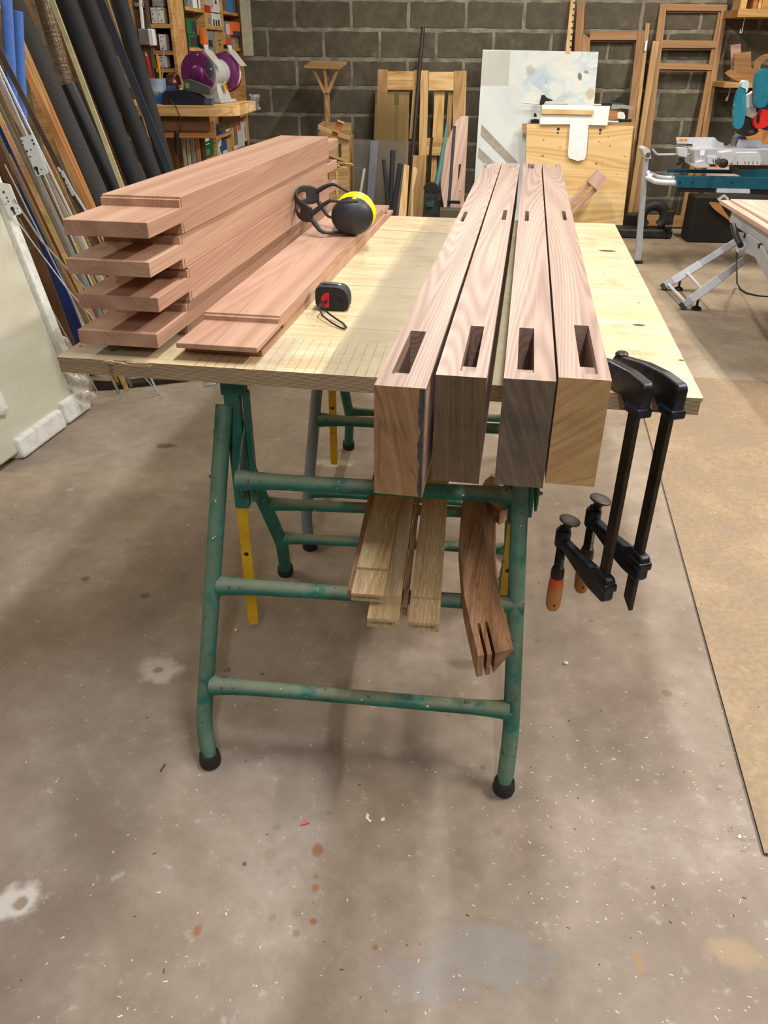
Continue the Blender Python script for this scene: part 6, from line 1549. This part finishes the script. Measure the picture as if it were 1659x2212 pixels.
# ------------------------------------------------------------------ right work table
tz = .63
def Z8(x, y): return zp(x, y, tz)
c1_ = Z8(1555,432); c2_ = Z8(1660,499); 
rt_ = thing('folding_worktable','folding grey work table with plywood boards on it at the right edge','worktable',tuple(zp(1500,660,0)))
d1 = (Z8(1656,494)-c1_).normalized(); d2 = Vector((-d1.y, d1.x, 0)); d2 = d2 if d2.x > 0 else -d2
def slab_from(o, u, v, lu, lv, z0, z1, nm, mat, par=None, bv=.001):
    P = [o, o+u*lu, o+u*lu+v*lv, o+v*lv]; F_ = frame((o.x,o.y,z0), u, (0,0,1)); inv = F_.inverted(); l = [((inv@Vector((p.x,p.y,z0))).x,(inv@Vector((p.x,p.y,z0))).y) for p in P]
    if sum(l[i][0]*l[(i+1)%4][1]-l[(i+1)%4][0]*l[i][1] for i in range(4)) < 0: l = l[::-1]
    return build(nm, MB().prism(l, 0, z1-z0), mat, F_, par, bevel=bv)

o_ = slab_from(c1_, d1, d2, 1.75, 1.1, tz-.020, tz, 'plywood_board', PLYPINK)
tag(o_, 'pinkish plywood board lying on the folding work table at the right', 'board')
c3_ = zp(1578,430,tz+.012)
o_ = slab_from(c3_, d1, d2, 1.5, .9, tz+.0005, tz+.012, 'plywood_board', PLYPINK)
tag(o_, 'upper thin plywood board, set back on top of the wider one at the right', 'board')
# metal edge beam and legs
e0_ = c1_+d2*.05; e0_.z = tz-.022
def beam(nm, p, q, w, t, mat=ALUM, par=None, hint=(0,0,1)): return bar(nm, p, q, w, t, mat, par or rt_, hint, .003)
bpx = [(1570,462),(1659,560)]
s0 = c1_+d2*.03+d1*.22; s1 = s0+d1*1.4
beam('side_beam', Vector((s0.x,s0.y,tz-.055)), Vector((s1.x,s1.y,tz-.055)), .03, .066)
s2 = s0+d2*.62; s3 = s1+d2*.62
beam('side_beam', Vector((s2.x,s2.y,tz-.055)), Vector((s3.x,s3.y,tz-.055)), .03, .066)
fA = zp(1473,668,0); fB = zp(1432,626,0)
tA = yp(1630,545,fA.y); 
lA = Vector((fA.x, fA.y, .018))

axisA = tA-lA
lB = Vector((fB.x, fB.y, .018)); tB = yp(1606,512,fB.y)
for i, (l_, t_) in enumerate(((lA, tA), (lB, tB))):
    b_ = beam('leg', l_, t_, .045, .03, ALUM, None, (0,-1,.6))
    build('end_cap', MB().box(-.012,.014,-.025,.025,-.018,.018), BLACKP, frame(l_, t_-l_, (0,-1,.6)), b_, bevel=.003)
    u = l_.lerp(t_, .16); v_ = l_.lerp(t_, .30)
    build('levelling_foot', MB().lathe([(.030,.001),(.032,.010),(.020,.020),(.008,.024),(.008,max(.05,u.z))], 14), BLACKP, T(u.x+.03, u.y-.0, 0), b_, smooth=True)
    build('sleeve', MB().box(0,.20,-.026,.026,-.018,.018), ALUP, frame(l_.lerp(t_,.12), t_-l_, (0,-1,.6)), b_, bevel=.003)
for f_ in (.06, .30): rod('cross_bar', [lA.lerp(tA,f_), lB.lerp(tB,f_)], .010, ALUP, rt_, 10)
gus = [(1610,508),(1640,520),(1659,560),(1659,640),(1640,600),(1612,540)]
rod('release_handle', [pp(1583,486,Vector((s0.x,s0.y,0))-d2*.05,d2), pp(1592,515,Vector((s0.x,s0.y,0))-d2*.05,d2), pp(1600,530,Vector((s0.x,s0.y,0))-d2*.05,d2)], .016, BLACKP, rt_, 10)
g0 = Vector((s0.x,s0.y,0))-d2*.022
def gp(x, y): return pp(x, y, g0, d2)
G = [gp(*p) for p in ((1590,500),(1615,505),(1640,522),(1680,590),(1680,640),(1655,600),(1632,556),(1605,543))]
Fg = frame(G[0], d1, d2); inv = Fg.inverted(); l = [((inv@p).x,(inv@p).y) for p in G]
if sum(l[i][0]*l[(i+1)%len(l)][1]-l[(i+1)%len(l)][0]*l[i][1] for i in range(len(l))) < 0: l = l[::-1]
gs_ = build('gusset_plate', MB().prism(l, -.004, .004), ALUM, Fg, rt_, bevel=.002)
for x, y in ((1611,509),(1642,531)):
    q = gp(x,y); build('bolt', MB().lathe([(.013,-.008),(.013,.008)], 12), DARKSTEEL, frame(q, d1, d2), gs_)
q = gp(1606,535); build('pivot_hub', MB().lathe([(.028,-.03),(.028,.03)], 18), ALUP, frame(q, d1, d2), rt_, bevel=.003)
# far legs out of frame carry the table
for f_ in (1.5,):
    for v in (.05, .6):
        p_ = c1_+d1*f_+d2*v; beam('far_leg', Vector((p_.x,p_.y,.0095)), Vector((p_.x,p_.y,tz-.09)), .045, .03, ALUM, None, (0,-1,0))
wl = zp(1659,636,0); build('wheel', MB().lathe([(.05,-.03),(.09,-.025),(.095,0),(.09,.025),(.05,.03)], 24, ax='x'), BLACKR, T(wl.x+.13, wl.y-.16, .105) @ RZ(.4), rt_, smooth=True)
g1 = g0-d2*.02
cp_ = [pp(1592,536,g1,d2), pp(1591,560,g1,d2), pp(1590,590,g1,d2)]
cab = [cp_[0], cp_[1]]+[zp(x,y,.03) for x,y in ((1592,612),)]+[zp(x,y,.006) for x,y in ((1600,625),(1612,633),(1635,638),(1659,640))]
tag(rod('power_cable', cab, .0055, BLACKP, None, 8), 'black power cable hanging from the folding work table to the floor', 'cable')
